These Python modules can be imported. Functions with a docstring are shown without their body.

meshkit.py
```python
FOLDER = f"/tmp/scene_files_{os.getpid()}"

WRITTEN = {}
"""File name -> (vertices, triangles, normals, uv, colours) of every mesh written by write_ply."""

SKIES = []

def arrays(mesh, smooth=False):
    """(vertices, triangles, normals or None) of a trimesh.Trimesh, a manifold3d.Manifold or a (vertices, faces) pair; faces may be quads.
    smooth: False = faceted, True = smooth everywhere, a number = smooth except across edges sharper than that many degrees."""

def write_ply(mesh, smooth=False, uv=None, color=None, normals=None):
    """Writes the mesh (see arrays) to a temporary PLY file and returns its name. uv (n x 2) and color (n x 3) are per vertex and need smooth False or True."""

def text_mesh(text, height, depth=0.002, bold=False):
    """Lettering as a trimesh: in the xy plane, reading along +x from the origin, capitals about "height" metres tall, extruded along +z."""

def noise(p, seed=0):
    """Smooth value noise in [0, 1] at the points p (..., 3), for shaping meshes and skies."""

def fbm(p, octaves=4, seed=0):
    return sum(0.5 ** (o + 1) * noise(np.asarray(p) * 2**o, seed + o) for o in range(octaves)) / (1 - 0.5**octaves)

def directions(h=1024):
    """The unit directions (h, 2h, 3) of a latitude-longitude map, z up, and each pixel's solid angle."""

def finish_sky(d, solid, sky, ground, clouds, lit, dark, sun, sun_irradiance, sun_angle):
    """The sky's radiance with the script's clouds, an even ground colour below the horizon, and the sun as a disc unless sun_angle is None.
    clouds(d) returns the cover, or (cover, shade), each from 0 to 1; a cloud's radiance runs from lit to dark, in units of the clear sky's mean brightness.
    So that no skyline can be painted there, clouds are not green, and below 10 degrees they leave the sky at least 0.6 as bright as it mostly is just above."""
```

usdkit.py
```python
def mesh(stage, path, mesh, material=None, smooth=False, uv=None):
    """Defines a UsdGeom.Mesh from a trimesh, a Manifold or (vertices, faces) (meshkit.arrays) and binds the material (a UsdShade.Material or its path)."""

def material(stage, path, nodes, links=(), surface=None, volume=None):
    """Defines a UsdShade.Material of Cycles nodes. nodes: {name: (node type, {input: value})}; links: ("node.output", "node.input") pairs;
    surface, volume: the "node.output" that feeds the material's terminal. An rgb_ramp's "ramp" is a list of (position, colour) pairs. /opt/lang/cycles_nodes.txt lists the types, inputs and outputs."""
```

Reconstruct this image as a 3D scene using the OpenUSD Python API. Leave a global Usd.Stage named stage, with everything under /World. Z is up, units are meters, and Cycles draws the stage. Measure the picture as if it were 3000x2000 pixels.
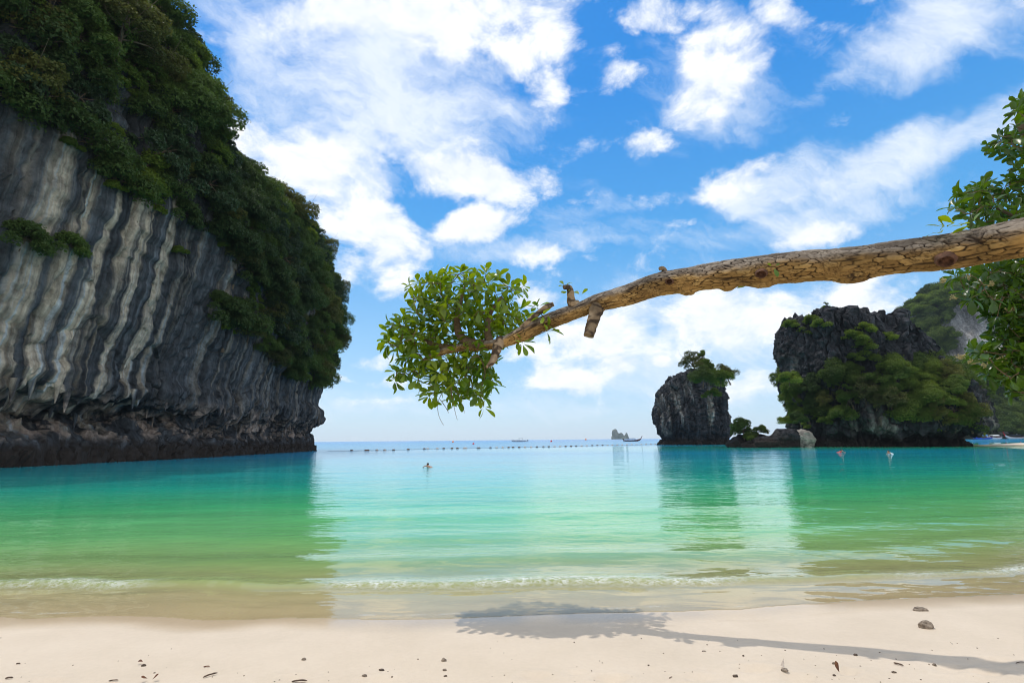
import math, random
import numpy as np, trimesh, manifold3d, meshkit, usdkit
from scipy.spatial import cKDTree
from scipy.interpolate import CubicSpline, PchipInterpolator
from pxr import Usd, UsdGeom, UsdLux, UsdShade, Gf, Sdf, Vt

# ------------------------------------------------------------------ stage, camera, sky, sun, exposure
stage = Usd.Stage.CreateInMemory()
UsdGeom.SetStageUpAxis(stage, 'Z'); UsdGeom.SetStageMetersPerUnit(stage, 1.0)
stage.SetDefaultPrim(UsdGeom.Xform.Define(stage, '/World').GetPrim())
UsdGeom.Scope.Define(stage, '/World/Looks')
RNG = np.random.default_rng(7)
random.seed(7)

CAM_Z, FPX = 1.7, 1500.0                     # eye height above the water, focal length in pixels of the 3000 px photograph
PITCH, ROLL = math.radians(10.87), math.radians(0.52)
fw = np.array([0, math.cos(PITCH), math.sin(PITCH)]); up0 = np.array([0, -math.sin(PITCH), math.cos(PITCH)]); rt0 = np.array([1.0, 0, 0])
rt = rt0 * math.cos(ROLL) - up0 * math.sin(ROLL); up = rt0 * math.sin(ROLL) + up0 * math.cos(ROLL)
EYE = np.array([0, 0, CAM_Z])
cam = UsdGeom.Camera.Define(stage, '/World/camera')
cam.AddTransformOp().Set(Gf.Matrix4d(*rt, 0, *up, 0, *(-fw), 0, *EYE, 1))
cam.CreateHorizontalApertureAttr(36.0); cam.CreateVerticalApertureAttr(24.0); cam.CreateFocalLengthAttr(36.0 * FPX / 3000)
cam.CreateClippingRangeAttr(Gf.Vec2f(0.05, 30000)); cam.CreateExposureAttr(0.17)

SUN_DIR = np.array([-0.36, 0.20, 1.0]); SUN_DIR /= np.linalg.norm(SUN_DIR)
SUN_EL, SUN_ROT = math.asin(SUN_DIR[2]), math.atan2(SUN_DIR[0], SUN_DIR[1])
sun = UsdLux.DistantLight.Define(stage, '/World/sun')
sun.CreateIntensityAttr(0.5); sun.CreateAngleAttr(0.53); sun.CreateColorAttr(Gf.Vec3f(1, 0.96, 0.9)); sun.CreateNormalizeAttr(True)
sz = SUN_DIR; sx = np.cross([0, 0, 1], sz); sx /= np.linalg.norm(sx); sy = np.cross(sz, sx)
sun.AddTransformOp().Set(Gf.Matrix4d(*sx, 0, *sy, 0, *sz, 0, 0, 0, 300, 1))
SKY_STRENGTH = 0.15


def ray(px, py):
    d = rt * ((px - 1500) / FPX) + up * ((1000 - py) / FPX) + fw
    return d / np.linalg.norm(d)


def at(px, py, Y):
    d = ray(px, py)
    return EYE + d * (Y / d[1])


def on_z(px, py, z=0.0):
    d = ray(px, py)
    return EYE + d * ((z - CAM_Z) / d[2])


def project(P):
    q = np.atleast_2d(P) - EYE
    w = np.maximum(q @ fw, 1e-6)
    return np.stack([1500 + FPX * (q @ rt) / w, 1000 - FPX * (q @ up) / w], 1)


def sky_material():
    nodes = {'tc': ('texture_coordinate', {}),
             'sky': ('sky_texture', {'sky_type': 'single_scattering', 'sun_disc': False, 'sun_elevation': SUN_EL, 'sun_rotation': SUN_ROT, 'altitude': 0.0, 'air_density': 1.0, 'aerosol_density': 0.35, 'ozone_density': 3.0}),
             'sat': ('hsv', {'hue': 0.5, 'saturation': 1.35, 'value': 1.0, 'fac': 1.0})}
    links = [('sky.color', 'sat.color')]

    def node(name, kind, inp, **src):
        nodes[name] = (kind, inp)
        for k, v in src.items():
            links.append((v, f'{name}.{k}'))
        return name

    def m(name, op, a, b=None, c=None, clamp=False):
        inp, src = {'math_type': op, 'use_clamp': clamp}, {}
        for k, v in (('value1', a), ('value2', b), ('value3', c)):
            if isinstance(v, str):
                src[k] = v
            elif v is not None:
                inp[k] = v
        node(name, 'math', inp, **src)
        return f'{name}.value'

    D = 'tc.generated'
    # a slow warp of the view direction gives torn edges
    node('w1', 'noise_texture', {'scale': 5.0, 'detail': 5.0, 'roughness': 0.6}, vector=D)
    node('w2', 'vector_math', {'math_type': 'subtract', 'vector2': (0.5, 0.5, 0.5)}, vector1='w1.color')
    node('w3', 'vector_math', {'math_type': 'scale', 'scale': 0.12}, vector1='w2.vector')
    node('w4', 'vector_math', {'math_type': 'add'}, vector1=D, vector2='w3.vector')

    def blobs(tag, items):
        total = None
        for i, (px, py, a, b, tilt, wt) in enumerate(items):
            c, t = ray(px, py), math.radians(tilt)
            ax = ray(px + a * math.cos(t), py + a * math.sin(t)) - c
            by = ray(px - b * math.sin(t), py + b * math.cos(t)) - c
            la, lb = np.linalg.norm(ax), np.linalg.norm(by)
            e1 = ax / la; e2 = by - e1 * (by @ e1); e2 /= np.linalg.norm(e2); e3 = np.cross(e1, e2)
            R = np.stack([e1, e2, e3], 1)
            eul = trimesh.transformations.euler_from_matrix(np.vstack([np.hstack([R, [[0], [0], [0]]]), [0, 0, 0, 1]]), 'sxyz')
            n = f'{tag}{i}'
            node(n + 'm', 'mapping', {'mapping_type': 'texture', 'location': tuple(c), 'rotation': tuple(eul), 'scale': (la, lb, 0.6)}, vector='w4.vector')
            node(n + 'l', 'vector_math', {'math_type': 'length'}, vector1=n + 'm.vector')
            node(n + 'r', 'map_range', {'range_type': 'smoothstep', 'from_min': 0.25, 'from_max': 1.35, 'to_min': wt, 'to_max': 0.0, 'clamp': True}, value=n + 'l.value')
            total = f'{n}r.result' if total is None else m(n + 's', 'maximum', total, f'{n}r.result') if wt < 0.999 else m(n + 's', 'smoothmax', total, f'{n}r.result', 0.25)
        return total

    puffy = blobs('p', [
        (900, 480, 250, 150, 30, 1), (1070, 650, 190, 150, 35, 1), (1130, 760, 130, 120, 0, 1), (1010, 800, 90, 90, 0, 1), (740, 390, 150, 110, 40, 1), (1190, 720, 80, 60, 0, .9),
        (1000, 20, 330, 90, 0, .95), (1520, 110, 200, 150, 20, 1), (1590, 250, 80, 70, 60, .9), (1300, 60, 330, 150, 0, 1),
        (2080, 170, 200, 150, 20, .98), (2040, 300, 170, 90, -15, .8), (1930, 430, 110, 60, -15, .96), (1930, 60, 150, 70, 0, .95), (2260, 60, 130, 70, 30, .85), (1830, 230, 80, 50, 0, .6), (1990, 330, 70, 80, 0, .7),
        (1420, 545, 270, 85, 3, 1.12), (1390, 650, 190, 70, -8, 1.02), (1560, 740, 110, 50, 0, .95), (1640, 560, 60, 45, 0, .7),
        (2370, 690, 190, 60, -18, .95), (2150, 540, 240, 70, -18, .95), (1960, 590, 130, 40, -15, .6), (1980, 665, 90, 30, -15, .55),
        (2120, 930, 380, 120, -12, 1), (1760, 980, 260, 110, -20, .95), (2520, 860, 260, 110, 0, 1), (2250, 860, 200, 60, 0, .9), (1620, 1020, 200, 60, -10, .85), (1560, 870, 90, 50, 0, .7),
        (1690, 1100, 210, 55, -12, .82), (1790, 1065, 90, 50, 0, .85), (2200, 1120, 170, 70, -10, .85), (2080, 1090, 150, 60, 0, .72), (1105, 1065, 75, 38, 0, .8), (1120, 1125, 70, 22, -8, .78), (1930, 1055, 45, 30, 0, .75), (1420, 1230, 240, 14, 0, .42), (1100, 1180, 130, 20, 5, .62), (1010, 1110, 60, 12, 8, .6)])
    soft = blobs('c', [
        (1180, 260, 470, 250, 20, 1), (800, 170, 300, 200, 60, .8), (1150, 420, 360, 90, 20, .8), (1420, 330, 170, 110, -10, .75), (960, 480, 260, 160, 30, .85),
        (2720, 110, 420, 170, -24, 1), (2480, 240, 200, 60, -24, .55), (2560, 500, 480, 110, -20, .95), (2880, 390, 300, 80, -28, .9), (2280, 560, 330, 100, -18, .85), (2420, 620, 420, 70, -14, .8),
        (1900, 700, 600, 60, 0, .55), (1450, 720, 400, 60, 0, .6), (2100, 1000, 700, 230, 0, .75), (1300, 1190, 700, 60, 0, .5), (1700, 640, 300, 50, -5, .4), (2050, 240, 300, 260, 0, .5)])
    # outside the photograph's view the same kind of broken cloud goes on
    node('vd', 'vector_math', {'math_type': 'dot_product', 'vector2': tuple(fw)}, vector1=D)
    node('vo', 'map_range', {'range_type': 'smoothstep', 'from_min': 0.75, 'from_max': 0.5, 'to_min': 0.0, 'to_max': 0.95, 'clamp': True}, value='vd.value')
    node('gn', 'noise_texture', {'scale': 2.3, 'detail': 3.0}, vector=D)
    gen = m('gg', 'multiply', 'vo.result', 'gn.fac')
    gen = m('gg2', 'multiply', gen, 1.75)
    puffy, soft = m('pg', 'maximum', puffy, gen), m('sg', 'maximum', soft, gen)
    # fine structure
    node('sq', 'mapping', {'mapping_type': 'point', 'scale': (1, 1, 1.6)}, vector=D)
    node('n1', 'noise_texture', {'scale': 9.0, 'detail': 9.0, 'roughness': 0.62, 'distortion': 0.25}, vector='sq.vector')
    node('cm', 'mapping', {'mapping_type': 'texture', 'rotation': (0, math.radians(22), 0), 'scale': (3.4, 1, 1)}, vector='w4.vector')
    node('n2', 'noise_texture', {'scale': 13.0, 'detail': 9.0, 'roughness': 0.66, 'distortion': 0.2}, vector='cm.vector')
    a = m('a1', 'multiply_add', 'n1.fac', 3.9, -1.95)
    a = m('a2', 'multiply_add', puffy, 1.55, a)
    node('cov1', 'map_range', {'range_type': 'smoothstep', 'from_min': 0.42, 'from_max': 1.6, 'to_min': 0, 'to_max': 1, 'clamp': True}, value=a)
    b = m('b1', 'multiply_add', 'n2.fac', 2.3, -1.15)
    b = m('b2', 'multiply_add', soft, 1.25, b)
    node('cov2', 'map_range', {'range_type': 'smoothstep', 'from_min': 0.22, 'from_max': 1.55, 'to_min': 0, 'to_max': 0.94, 'clamp': True}, value=b)
    # shading of the heaps: thick parts brighter towards the sun, greyer below
    node('off', 'vector_math', {'math_type': 'add', 'vector2': tuple(SUN_DIR * 0.028)}, vector1='sq.vector')
    node('n3', 'noise_texture', {'scale': 9.0, 'detail': 5.0, 'roughness': 0.55, 'distortion': 0.25}, vector='off.vector')
    d = m('d1', 'subtract', 'n1.fac', 'n3.fac')
    d = m('d2', 'multiply_add', d, 1.6, 0.62, clamp=True)
    node('cl', 'mix', {'mix_type': 'mix', 'color1': (4.3, 4.9, 5.9), 'color2': (6.9, 6.95, 7.0)}, fac=d)
    # haze of the air near the horizon
    node('sep', 'separate_xyz', {}, vector=D)
    node('hz', 'rgb_ramp', {'ramp': [(0.0, (3.5, 4.5, 5.7)), (0.09, (2.9, 4.3, 5.8)), (0.18, (2.2, 3.9, 5.7)), (0.36, (0.75, 2.7, 5.4)), (0.6, (0.3, 1.9, 5.1)), (1.0, (0.15, 1.4, 4.7))]}, fac='sep.z')
    node('mh', 'mix', {'mix_type': 'mix', 'fac': 0.75, }, color1='sat.color', color2='hz.color')
    node('mx1', 'mix', {'mix_type': 'mix', 'color2': (5.3, 5.8, 6.5)}, fac='cov2.result', color1='mh.color')
    node('mx2', 'mix', {'mix_type': 'mix'}, fac='cov1.result', color1='mx1.color', color2='cl.color')
    node('bg', 'background_shader', {'strength': SKY_STRENGTH}, color='mx2.color')
    return usdkit.material(stage, '/World/Looks/sky_look', nodes, links, surface='bg.background')


dome = UsdLux.DomeLight.Define(stage, '/World/sky')
dome.GetPrim().SetCustomDataByKey('kind', 'structure')
UsdShade.MaterialBindingAPI.Apply(dome.GetPrim()).Bind(sky_material())

# ------------------------------------------------------------------ helpers
used = {}


def numbered(path):
    n = used.get(path, -1) + 1
    used[path] = n
    return path if n == 0 else f'{path}_{n:03d}'


def path_of(name, parent=None):
    return numbered(f"{parent.GetPath() if parent is not None else '/World'}/{name}")


def obj(name, mesh, mat, parent=None, smooth=False, attrs=None):
    m = usdkit.mesh(stage, path_of(name, parent), mesh, mat, smooth)
    for k, v in (attrs or {}).items():
        UsdGeom.PrimvarsAPI(m).CreatePrimvar(k, Sdf.ValueTypeNames.FloatArray, 'vertex').Set(Vt.FloatArray.FromNumpy(np.asarray(v, np.float32)))
    return m.GetPrim()


def tag(p, label=None, cat=None, group=None, kind=None):
    for k, v in (('label', label), ('category', cat), ('group', group), ('kind', kind)):
        if v:
            p.SetCustomDataByKey(k, v)
    return p


def matrix(loc, rz=0.0, scale=1.0, tilt=(0, 0)):
    R = trimesh.transformations.euler_matrix(tilt[0], tilt[1], rz, 'sxyz')[:3, :3] * (np.diag(np.ones(3) * scale))
    R = R @ np.eye(3)
    A = R.T
    return Gf.Matrix4d(*A[0], 0, *A[1], 0, *A[2], 0, *map(float, loc), 1)


def euler_matrix(loc, rz, scale, tilt):
    T = trimesh.transformations.euler_matrix(tilt[0], tilt[1], rz, 'sxyz')[:3, :3]
    S = np.eye(3) * scale if np.ndim(scale) == 0 else np.diag(scale)
    A = (T @ S).T
    return Gf.Matrix4d(*map(float, A[0]), 0, *map(float, A[1]), 0, *map(float, A[2]), 0, *map(float, loc), 1)


def thing(name, label, cat, loc=(0, 0, 0), rz=0.0, scale=1.0, tilt=(0, 0), group=None, ref=None):
    x = UsdGeom.Xform.Define(stage, path_of(name))
    if ref is not None:
        x.GetPrim().GetReferences().AddInternalReference(ref)
        x.GetPrim().SetInstanceable(True)
    x.AddTransformOp().Set(euler_matrix(loc, rz, scale, tilt))
    return tag(x.GetPrim(), label, cat, group)


def tube(points, radii, sides=8, closed=True):
    p = np.asarray(points, float); r = np.broadcast_to(np.asarray(radii, float), (len(p),))
    t = np.gradient(p, axis=0); t /= np.linalg.norm(t, axis=1, keepdims=True) + 1e-12
    a = np.cross(t[0], [0, 0, 1.0] if abs(t[0][2]) < 0.9 else [1.0, 0, 0]); a /= np.linalg.norm(a)
    A = []
    for k in range(len(p)):
        a = a - t[k] * (a @ t[k]); a /= np.linalg.norm(a) + 1e-12
        A.append(a)
    A = np.array(A); B = np.cross(t, A)
    th = np.arange(sides) * 2 * np.pi / sides
    v = p[:, None] + r[:, None, None] * (np.cos(th)[None, :, None] * A[:, None] + np.sin(th)[None, :, None] * B[:, None])
    n = len(p); i, j = np.meshgrid(np.arange(n - 1), np.arange(sides), indexing='ij')
    q = np.stack([i * sides + j, i * sides + (j + 1) % sides, (i + 1) * sides + (j + 1) % sides, (i + 1) * sides + j], -1).reshape(-1, 4)
    f = np.vstack([q[:, [0, 1, 2]], q[:, [0, 2, 3]]])
    v = v.reshape(-1, 3)
    if closed:
        v = np.vstack([v, p[0], p[-1]]); k = np.arange(sides); k2 = (k + 1) % sides; e = (n - 1) * sides
        f = np.vstack([f, np.stack([k2, k, np.full(sides, n * sides)], 1), np.stack([e + k, e + k2, np.full(sides, n * sides + 1)], 1)])
    return v, f


def join(parts):
    V, F, n = [], [], 0
    for v, f in parts:
        V.append(v); F.append(np.asarray(f) + n); n += len(v)
    return np.vstack(V), np.vstack(F)


def tm(mesh):
    return np.array(mesh.vertices), np.array(mesh.faces)


def grid_faces(nr, nc, wrap=False):
    i, j = np.meshgrid(np.arange(nr - 1), np.arange(nc if wrap else nc - 1), indexing='ij')
    j2 = (j + 1) % nc
    q = np.stack([i * nc + j, i * nc + j2, (i + 1) * nc + j2, (i + 1) * nc + j], -1).reshape(-1, 4)
    return np.vstack([q[:, [0, 1, 2]], q[:, [0, 2, 3]]])


def vnormals(v, f):
    n = np.zeros_like(v); c = np.cross(v[f[:, 1]] - v[f[:, 0]], v[f[:, 2]] - v[f[:, 0]])
    for k in range(3):
        np.add.at(n, f[:, k], c)
    return n / (np.linalg.norm(n, axis=1, keepdims=True) + 1e-12)


def inside(poly, pts):
    poly = np.asarray(poly, float); x, y = pts[:, 0], pts[:, 1]; c = np.zeros(len(pts), bool)
    for a, b in zip(poly, np.roll(poly, -1, axis=0)):
        hit = (a[1] > y) != (b[1] > y)
        with np.errstate(divide='ignore', invalid='ignore'):
            c ^= hit & (x < (b[0] - a[0]) * (y - a[1]) / (b[1] - a[1]) + a[0])
    return c


def sstep(x, a, b):
    t = np.clip((x - a) / (b - a), 0, 1)
    return t * t * (3 - 2 * t)


fbm = meshkit.fbm


def ridged(p, octaves=4, seed=0):
    p = np.asarray(p, float)
    return sum(0.5 ** o * (1 - np.abs(2 * meshkit.noise(p * 2 ** o, seed + o) - 1)) for o in range(octaves)) / (2 - 0.5 ** (octaves - 1))


def blob_rock(r, seed, squash=(1, 1, 0.6), sub=3, rough=0.35):
    s = trimesh.creation.icosphere(sub, 1.0); v = np.array(s.vertices)
    v = v * (1 + rough * (fbm(v * 1.3 + seed * 3.1, 4, seed) - 0.5) * 2)[:, None] * np.asarray(squash) * r
    return v, np.array(s.faces)


def plain(name, color, rough=0.6, spec=0.4, **kw):
    return usdkit.material(stage, f'/World/Looks/{name}', {'p': ('principled_bsdf', {'base_color': color, 'roughness': rough, 'specular_ior_level': spec, **kw})}, [], surface='p.BSDF')


# ------------------------------------------------------------------ materials
def mottled(name, c1, c2, scale=6.0, rough=0.7, bump=0.3, dist=0.01, spec=0.3):
    return usdkit.material(stage, f'/World/Looks/{name}', {
        'g': ('geometry', {}), 'n': ('noise_texture', {'scale': scale, 'detail': 6.0, 'roughness': 0.6}),
        'r': ('rgb_ramp', {'ramp': [(0.3, c1), (0.7, c2)]}), 'b': ('bump', {'strength': bump, 'distance': dist}),
        'p': ('principled_bsdf', {'roughness': rough, 'specular_ior_level': spec})},
        [('g.position', 'n.vector'), ('n.fac', 'r.fac'), ('r.color', 'p.base_color'), ('n.fac', 'b.height'), ('b.normal', 'p.normal')], surface='p.BSDF')


def leaf_material(name, stops, translucent=0.35, rough=0.4, gloss=0.35, spot=0.02):
    """stops: colours along the random tone of each leaf."""
    return usdkit.material(stage, f'/World/Looks/{name}', {
        'g': ('geometry', {}), 'n': ('noise_texture', {'scale': spot, 'detail': 3.0}),
        'mx': ('math', {'math_type': 'multiply_add', 'value2': 0.7}), 'sc': ('math', {'math_type': 'multiply_add', 'value2': 1.1, 'value3': -0.40}),
        'r': ('rgb_ramp', {'ramp': stops}),
        'p': ('principled_bsdf', {'roughness': rough, 'specular_ior_level': gloss}),
        'hs': ('hsv', {'hue': 0.485, 'saturation': 1.1, 'value': 1.6, 'fac': 1.0}), 't': ('translucent_bsdf', {}), 'm': ('mix_closure', {'fac': translucent})},
        [('g.position', 'n.vector'), ('n.fac', 'sc.value1'), ('g.random_per_island', 'mx.value1'), ('sc.value', 'mx.value3'), ('mx.value', 'r.fac'),
         ('r.color', 'p.base_color'), ('r.color', 'hs.color'), ('hs.color', 't.color'), ('p.BSDF', 'm.closure1'), ('t.BSDF', 'm.closure2')], surface='m.closure')


def rock_material(name, bandy=None, streak=(0.02, 0.3, 0.035), cream=(0.43, 0.37, 0.285), amount=0.85, zlo=3.0, zhi=34.0, dark=(0.018, 0.020, 0.023), mid=(0.072, 0.081, 0.091), band=1.6):
    n = {'g': ('geometry', {}), 'sp': ('separate_xyz', {}),
         'mp': ('mapping', {'mapping_type': 'point', 'scale': streak}), 'n1': ('noise_texture', {'scale': 1.0, 'detail': 4.0, 'roughness': 0.5, 'distortion': 0.1}),
         'mp2': ('mapping', {'mapping_type': 'point', 'scale': tuple(s * 3.1 if s > 0.1 else s * 1.4 for s in streak)}), 'n2': ('noise_texture', {'scale': 1.0, 'detail': 5.0, 'roughness': 0.6}),
         'n3': ('noise_texture', {'scale': 0.9, 'detail': 8.0, 'roughness': 0.7}), 'n4': ('noise_texture', {'scale': 0.05, 'detail': 3.0}),
         'n5': ('noise_texture', {'scale': 0.045, 'detail': 2.0}),
         'r2': ('rgb_ramp', {'ramp': [(0.36, dark), (0.52, tuple(0.55 * a + 0.45 * b for a, b in zip(dark, mid))), (0.66, mid), (0.8, tuple(1.6 * x for x in mid))]}),
         'zl': ('map_range', {'range_type': 'smoothstep', 'from_min': zlo - 1.2, 'from_max': zlo + 1.2, 'to_min': 0, 'to_max': 1, 'clamp': True}),
         'zh': ('map_range', {'range_type': 'smoothstep', 'from_min': zhi - 7, 'from_max': zhi + 4, 'to_min': 1, 'to_max': 0, 'clamp': True}),
         'zm': ('math', {'math_type': 'multiply'}), 'bigm': ('map_range', {'range_type': 'smoothstep', 'from_min': 0.40, 'from_max': 0.62, 'to_min': 0.0, 'to_max': 1, 'clamp': True}),
         'zm2': ('math', {'math_type': 'multiply'}), 'st': ('map_range', {'range_type': 'smoothstep', 'from_min': 0.555 - 0.13 * amount, 'from_max': 0.665 - 0.13 * amount, 'to_min': 0, 'to_max': 1, 'clamp': True}),
         'cm': ('math', {'math_type': 'multiply'}), 'r3': ('rgb_ramp', {'ramp': [(0.26, tuple(x * w for x, w in zip(cream, (0.5, 0.38, 0.26)))), (0.4, tuple(0.62 * x for x in cream)), (0.54, cream), (0.62, (0.36, 0.38, 0.38)), (0.75, (0.44, 0.47, 0.48))]}),
         'mxa': ('mix', {'mix_type': 'mix'}), 'mul': ('map_range', {'from_min': 0.3, 'from_max': 0.7, 'to_min': 0.3, 'to_max': 1.5}), 'mv': ('mix', {'mix_type': 'multiply', 'fac': 1.0}),
         'zb0': ('math', {'math_type': 'multiply_add', 'value2': 2.6, 'value3': -1.3}), 'zb1': ('math', {'math_type': 'add'}),
         'zb': ('map_range', {'range_type': 'smoothstep', 'from_min': band * 0.7, 'from_max': band * 1.5, 'to_min': 1, 'to_max': 0, 'clamp': True}),
         'mxb': ('mix', {'mix_type': 'mix', 'color2': (0.022, 0.017, 0.014)}),
         'bp': ('bump', {'strength': 0.9, 'distance': 0.45}), 'bh': ('math', {'math_type': 'add'}), 'p': ('principled_bsdf', {'roughness': 0.85, 'specular_ior_level': 0.25})}
    l0 = []
    if bandy:                       # where along the wall (in y) the pale streaks lie, and pale worn patches above the dark tide band
        n.update({'yu': ('map_range', {'range_type': 'smoothstep', 'from_min': bandy[0], 'from_max': bandy[1], 'to_min': 0, 'to_max': 1, 'clamp': True}), 'yd': ('map_range', {'range_type': 'smoothstep', 'from_min': bandy[2], 'from_max': bandy[3], 'to_min': 1, 'to_max': 0, 'clamp': True}),
                  'ym': ('math', {'math_type': 'multiply'}), 'bm2': ('math', {'math_type': 'multiply', 'value2': 0.4}), 'bm3': ('math', {'math_type': 'maximum'}),
                  'pu': ('map_range', {'range_type': 'smoothstep', 'from_min': 1.6, 'from_max': 2.8, 'to_min': 0, 'to_max': 1, 'clamp': True}), 'pd': ('map_range', {'range_type': 'smoothstep', 'from_min': 4.4, 'from_max': 6.5, 'to_min': 1, 'to_max': 0, 'clamp': True}),
                  'pn': ('noise_texture', {'scale': 0.4, 'detail': 6.0, 'roughness': 0.65}), 'pt': ('map_range', {'range_type': 'smoothstep', 'from_min': 0.47, 'from_max': 0.6, 'to_min': 0, 'to_max': 0.9, 'clamp': True}),
                  'pm': ('math', {'math_type': 'multiply'}), 'pm2': ('math', {'math_type': 'multiply'}), 'mxp': ('mix', {'mix_type': 'mix', 'color2': (0.30, 0.235, 0.19)})})
        l0 = [('sp.y', 'yu.value'), ('sp.y', 'yd.value'), ('yu.result', 'ym.value1'), ('yd.result', 'ym.value2'), ('bigm.result', 'bm2.value1'), ('bm2.value', 'bm3.value1'), ('ym.value', 'bm3.value2'),
              ('sp.z', 'pu.value'), ('sp.z', 'pd.value'), ('g.position', 'pn.vector'), ('pn.fac', 'pt.value'), ('pu.result', 'pm.value1'), ('pd.result', 'pm.value2'), ('pm.value', 'pm2.value1'), ('pt.result', 'pm2.value2'), ('pm2.value', 'mxp.fac'), ('mxa.color', 'mxp.color1')]
    l = l0 + [('g.position', 'sp.vector'), ('g.position', 'mp.vector'), ('mp.vector', 'n1.vector'), ('g.position', 'mp2.vector'), ('mp2.vector', 'n2.vector'), ('g.position', 'n3.vector'), ('g.position', 'n4.vector'), ('g.position', 'n5.vector'),
         ('n2.fac', 'r2.fac'), ('sp.z', 'zl.value'), ('sp.z', 'zh.value'), ('zl.result', 'zm.value1'), ('zh.result', 'zm.value2'), ('n4.fac', 'bigm.value'), ('zm.value', 'zm2.value1'), ('bm3.value' if bandy else 'bigm.result', 'zm2.value2'),
         ('n1.fac', 'st.value'), ('st.result', 'cm.value1'), ('zm2.value', 'cm.value2'), ('n2.fac', 'r3.fac'), ('cm.value', 'mxa.fac'), ('r2.color', 'mxa.color1'), ('r3.color', 'mxa.color2'),
         ('n3.fac', 'mul.value'), ('mxp.color' if bandy else 'mxa.color', 'mv.color1'), ('mul.result', 'mv.color2'), ('n3.fac', 'zb0.value1'), ('sp.z', 'zb1.value1'), ('zb0.value', 'zb1.value2'), ('zb1.value', 'zb.value'), ('zb.result', 'mxb.fac'), ('mv.color', 'mxb.color1'),
         ('mxb.color', 'p.base_color'), ('n3.fac', 'bh.value1'), ('n2.fac', 'bh.value2'), ('bh.value', 'bp.height'), ('bp.normal', 'p.normal')]
    return usdkit.material(stage, f'/World/Looks/{name}', n, l, surface='p.BSDF')


LOOK = {}
LOOK['cliff'] = rock_material('cliff_rock', bandy=(34, 38, 46, 53), amount=0.5, zhi=27.0, streak=(0.03, 0.66, 0.018))
LOOK['island'] = rock_material('island_rock', streak=(0.4, 0.1, 0.05), amount=0.25, zlo=2.5, zhi=16, cream=(0.26, 0.24, 0.21), dark=(0.016, 0.016, 0.019), mid=(0.052, 0.054, 0.062), band=1.4)
LOOK['hill'] = rock_material('hill_rock', streak=(0.12, 0.05, 0.02), amount=1.3, zlo=12, zhi=90, cream=(0.60, 0.52, 0.46), mid=(0.30, 0.29, 0.28), dark=(0.07, 0.07, 0.07), band=2)
LOOK['pale_rock'] = mottled('pale_rock', (0.08, 0.075, 0.07), (0.42, 0.38, 0.33), 0.9, 0.85, 0.6, 0.1)
LOOK['far_island'] = mottled('far_island_rock', (0.05, 0.07, 0.04), (0.16, 0.17, 0.14), 0.05, 0.9, 0.3, 0.5)
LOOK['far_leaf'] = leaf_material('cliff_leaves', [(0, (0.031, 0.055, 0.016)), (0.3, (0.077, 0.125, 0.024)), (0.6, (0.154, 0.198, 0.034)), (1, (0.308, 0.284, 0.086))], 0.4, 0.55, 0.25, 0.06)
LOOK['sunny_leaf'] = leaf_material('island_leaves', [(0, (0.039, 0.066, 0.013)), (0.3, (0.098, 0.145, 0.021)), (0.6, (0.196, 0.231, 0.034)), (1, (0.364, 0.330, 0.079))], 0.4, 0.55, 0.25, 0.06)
LOOK['olive_leaf'] = leaf_material('olive_leaves', [(0, (0.049, 0.059, 0.016)), (0.35, (0.119, 0.125, 0.026)), (0.7, (0.224, 0.211, 0.046)), (1, (0.378, 0.323, 0.112))], 0.35, 0.55, 0.25, 0.08)
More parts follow.
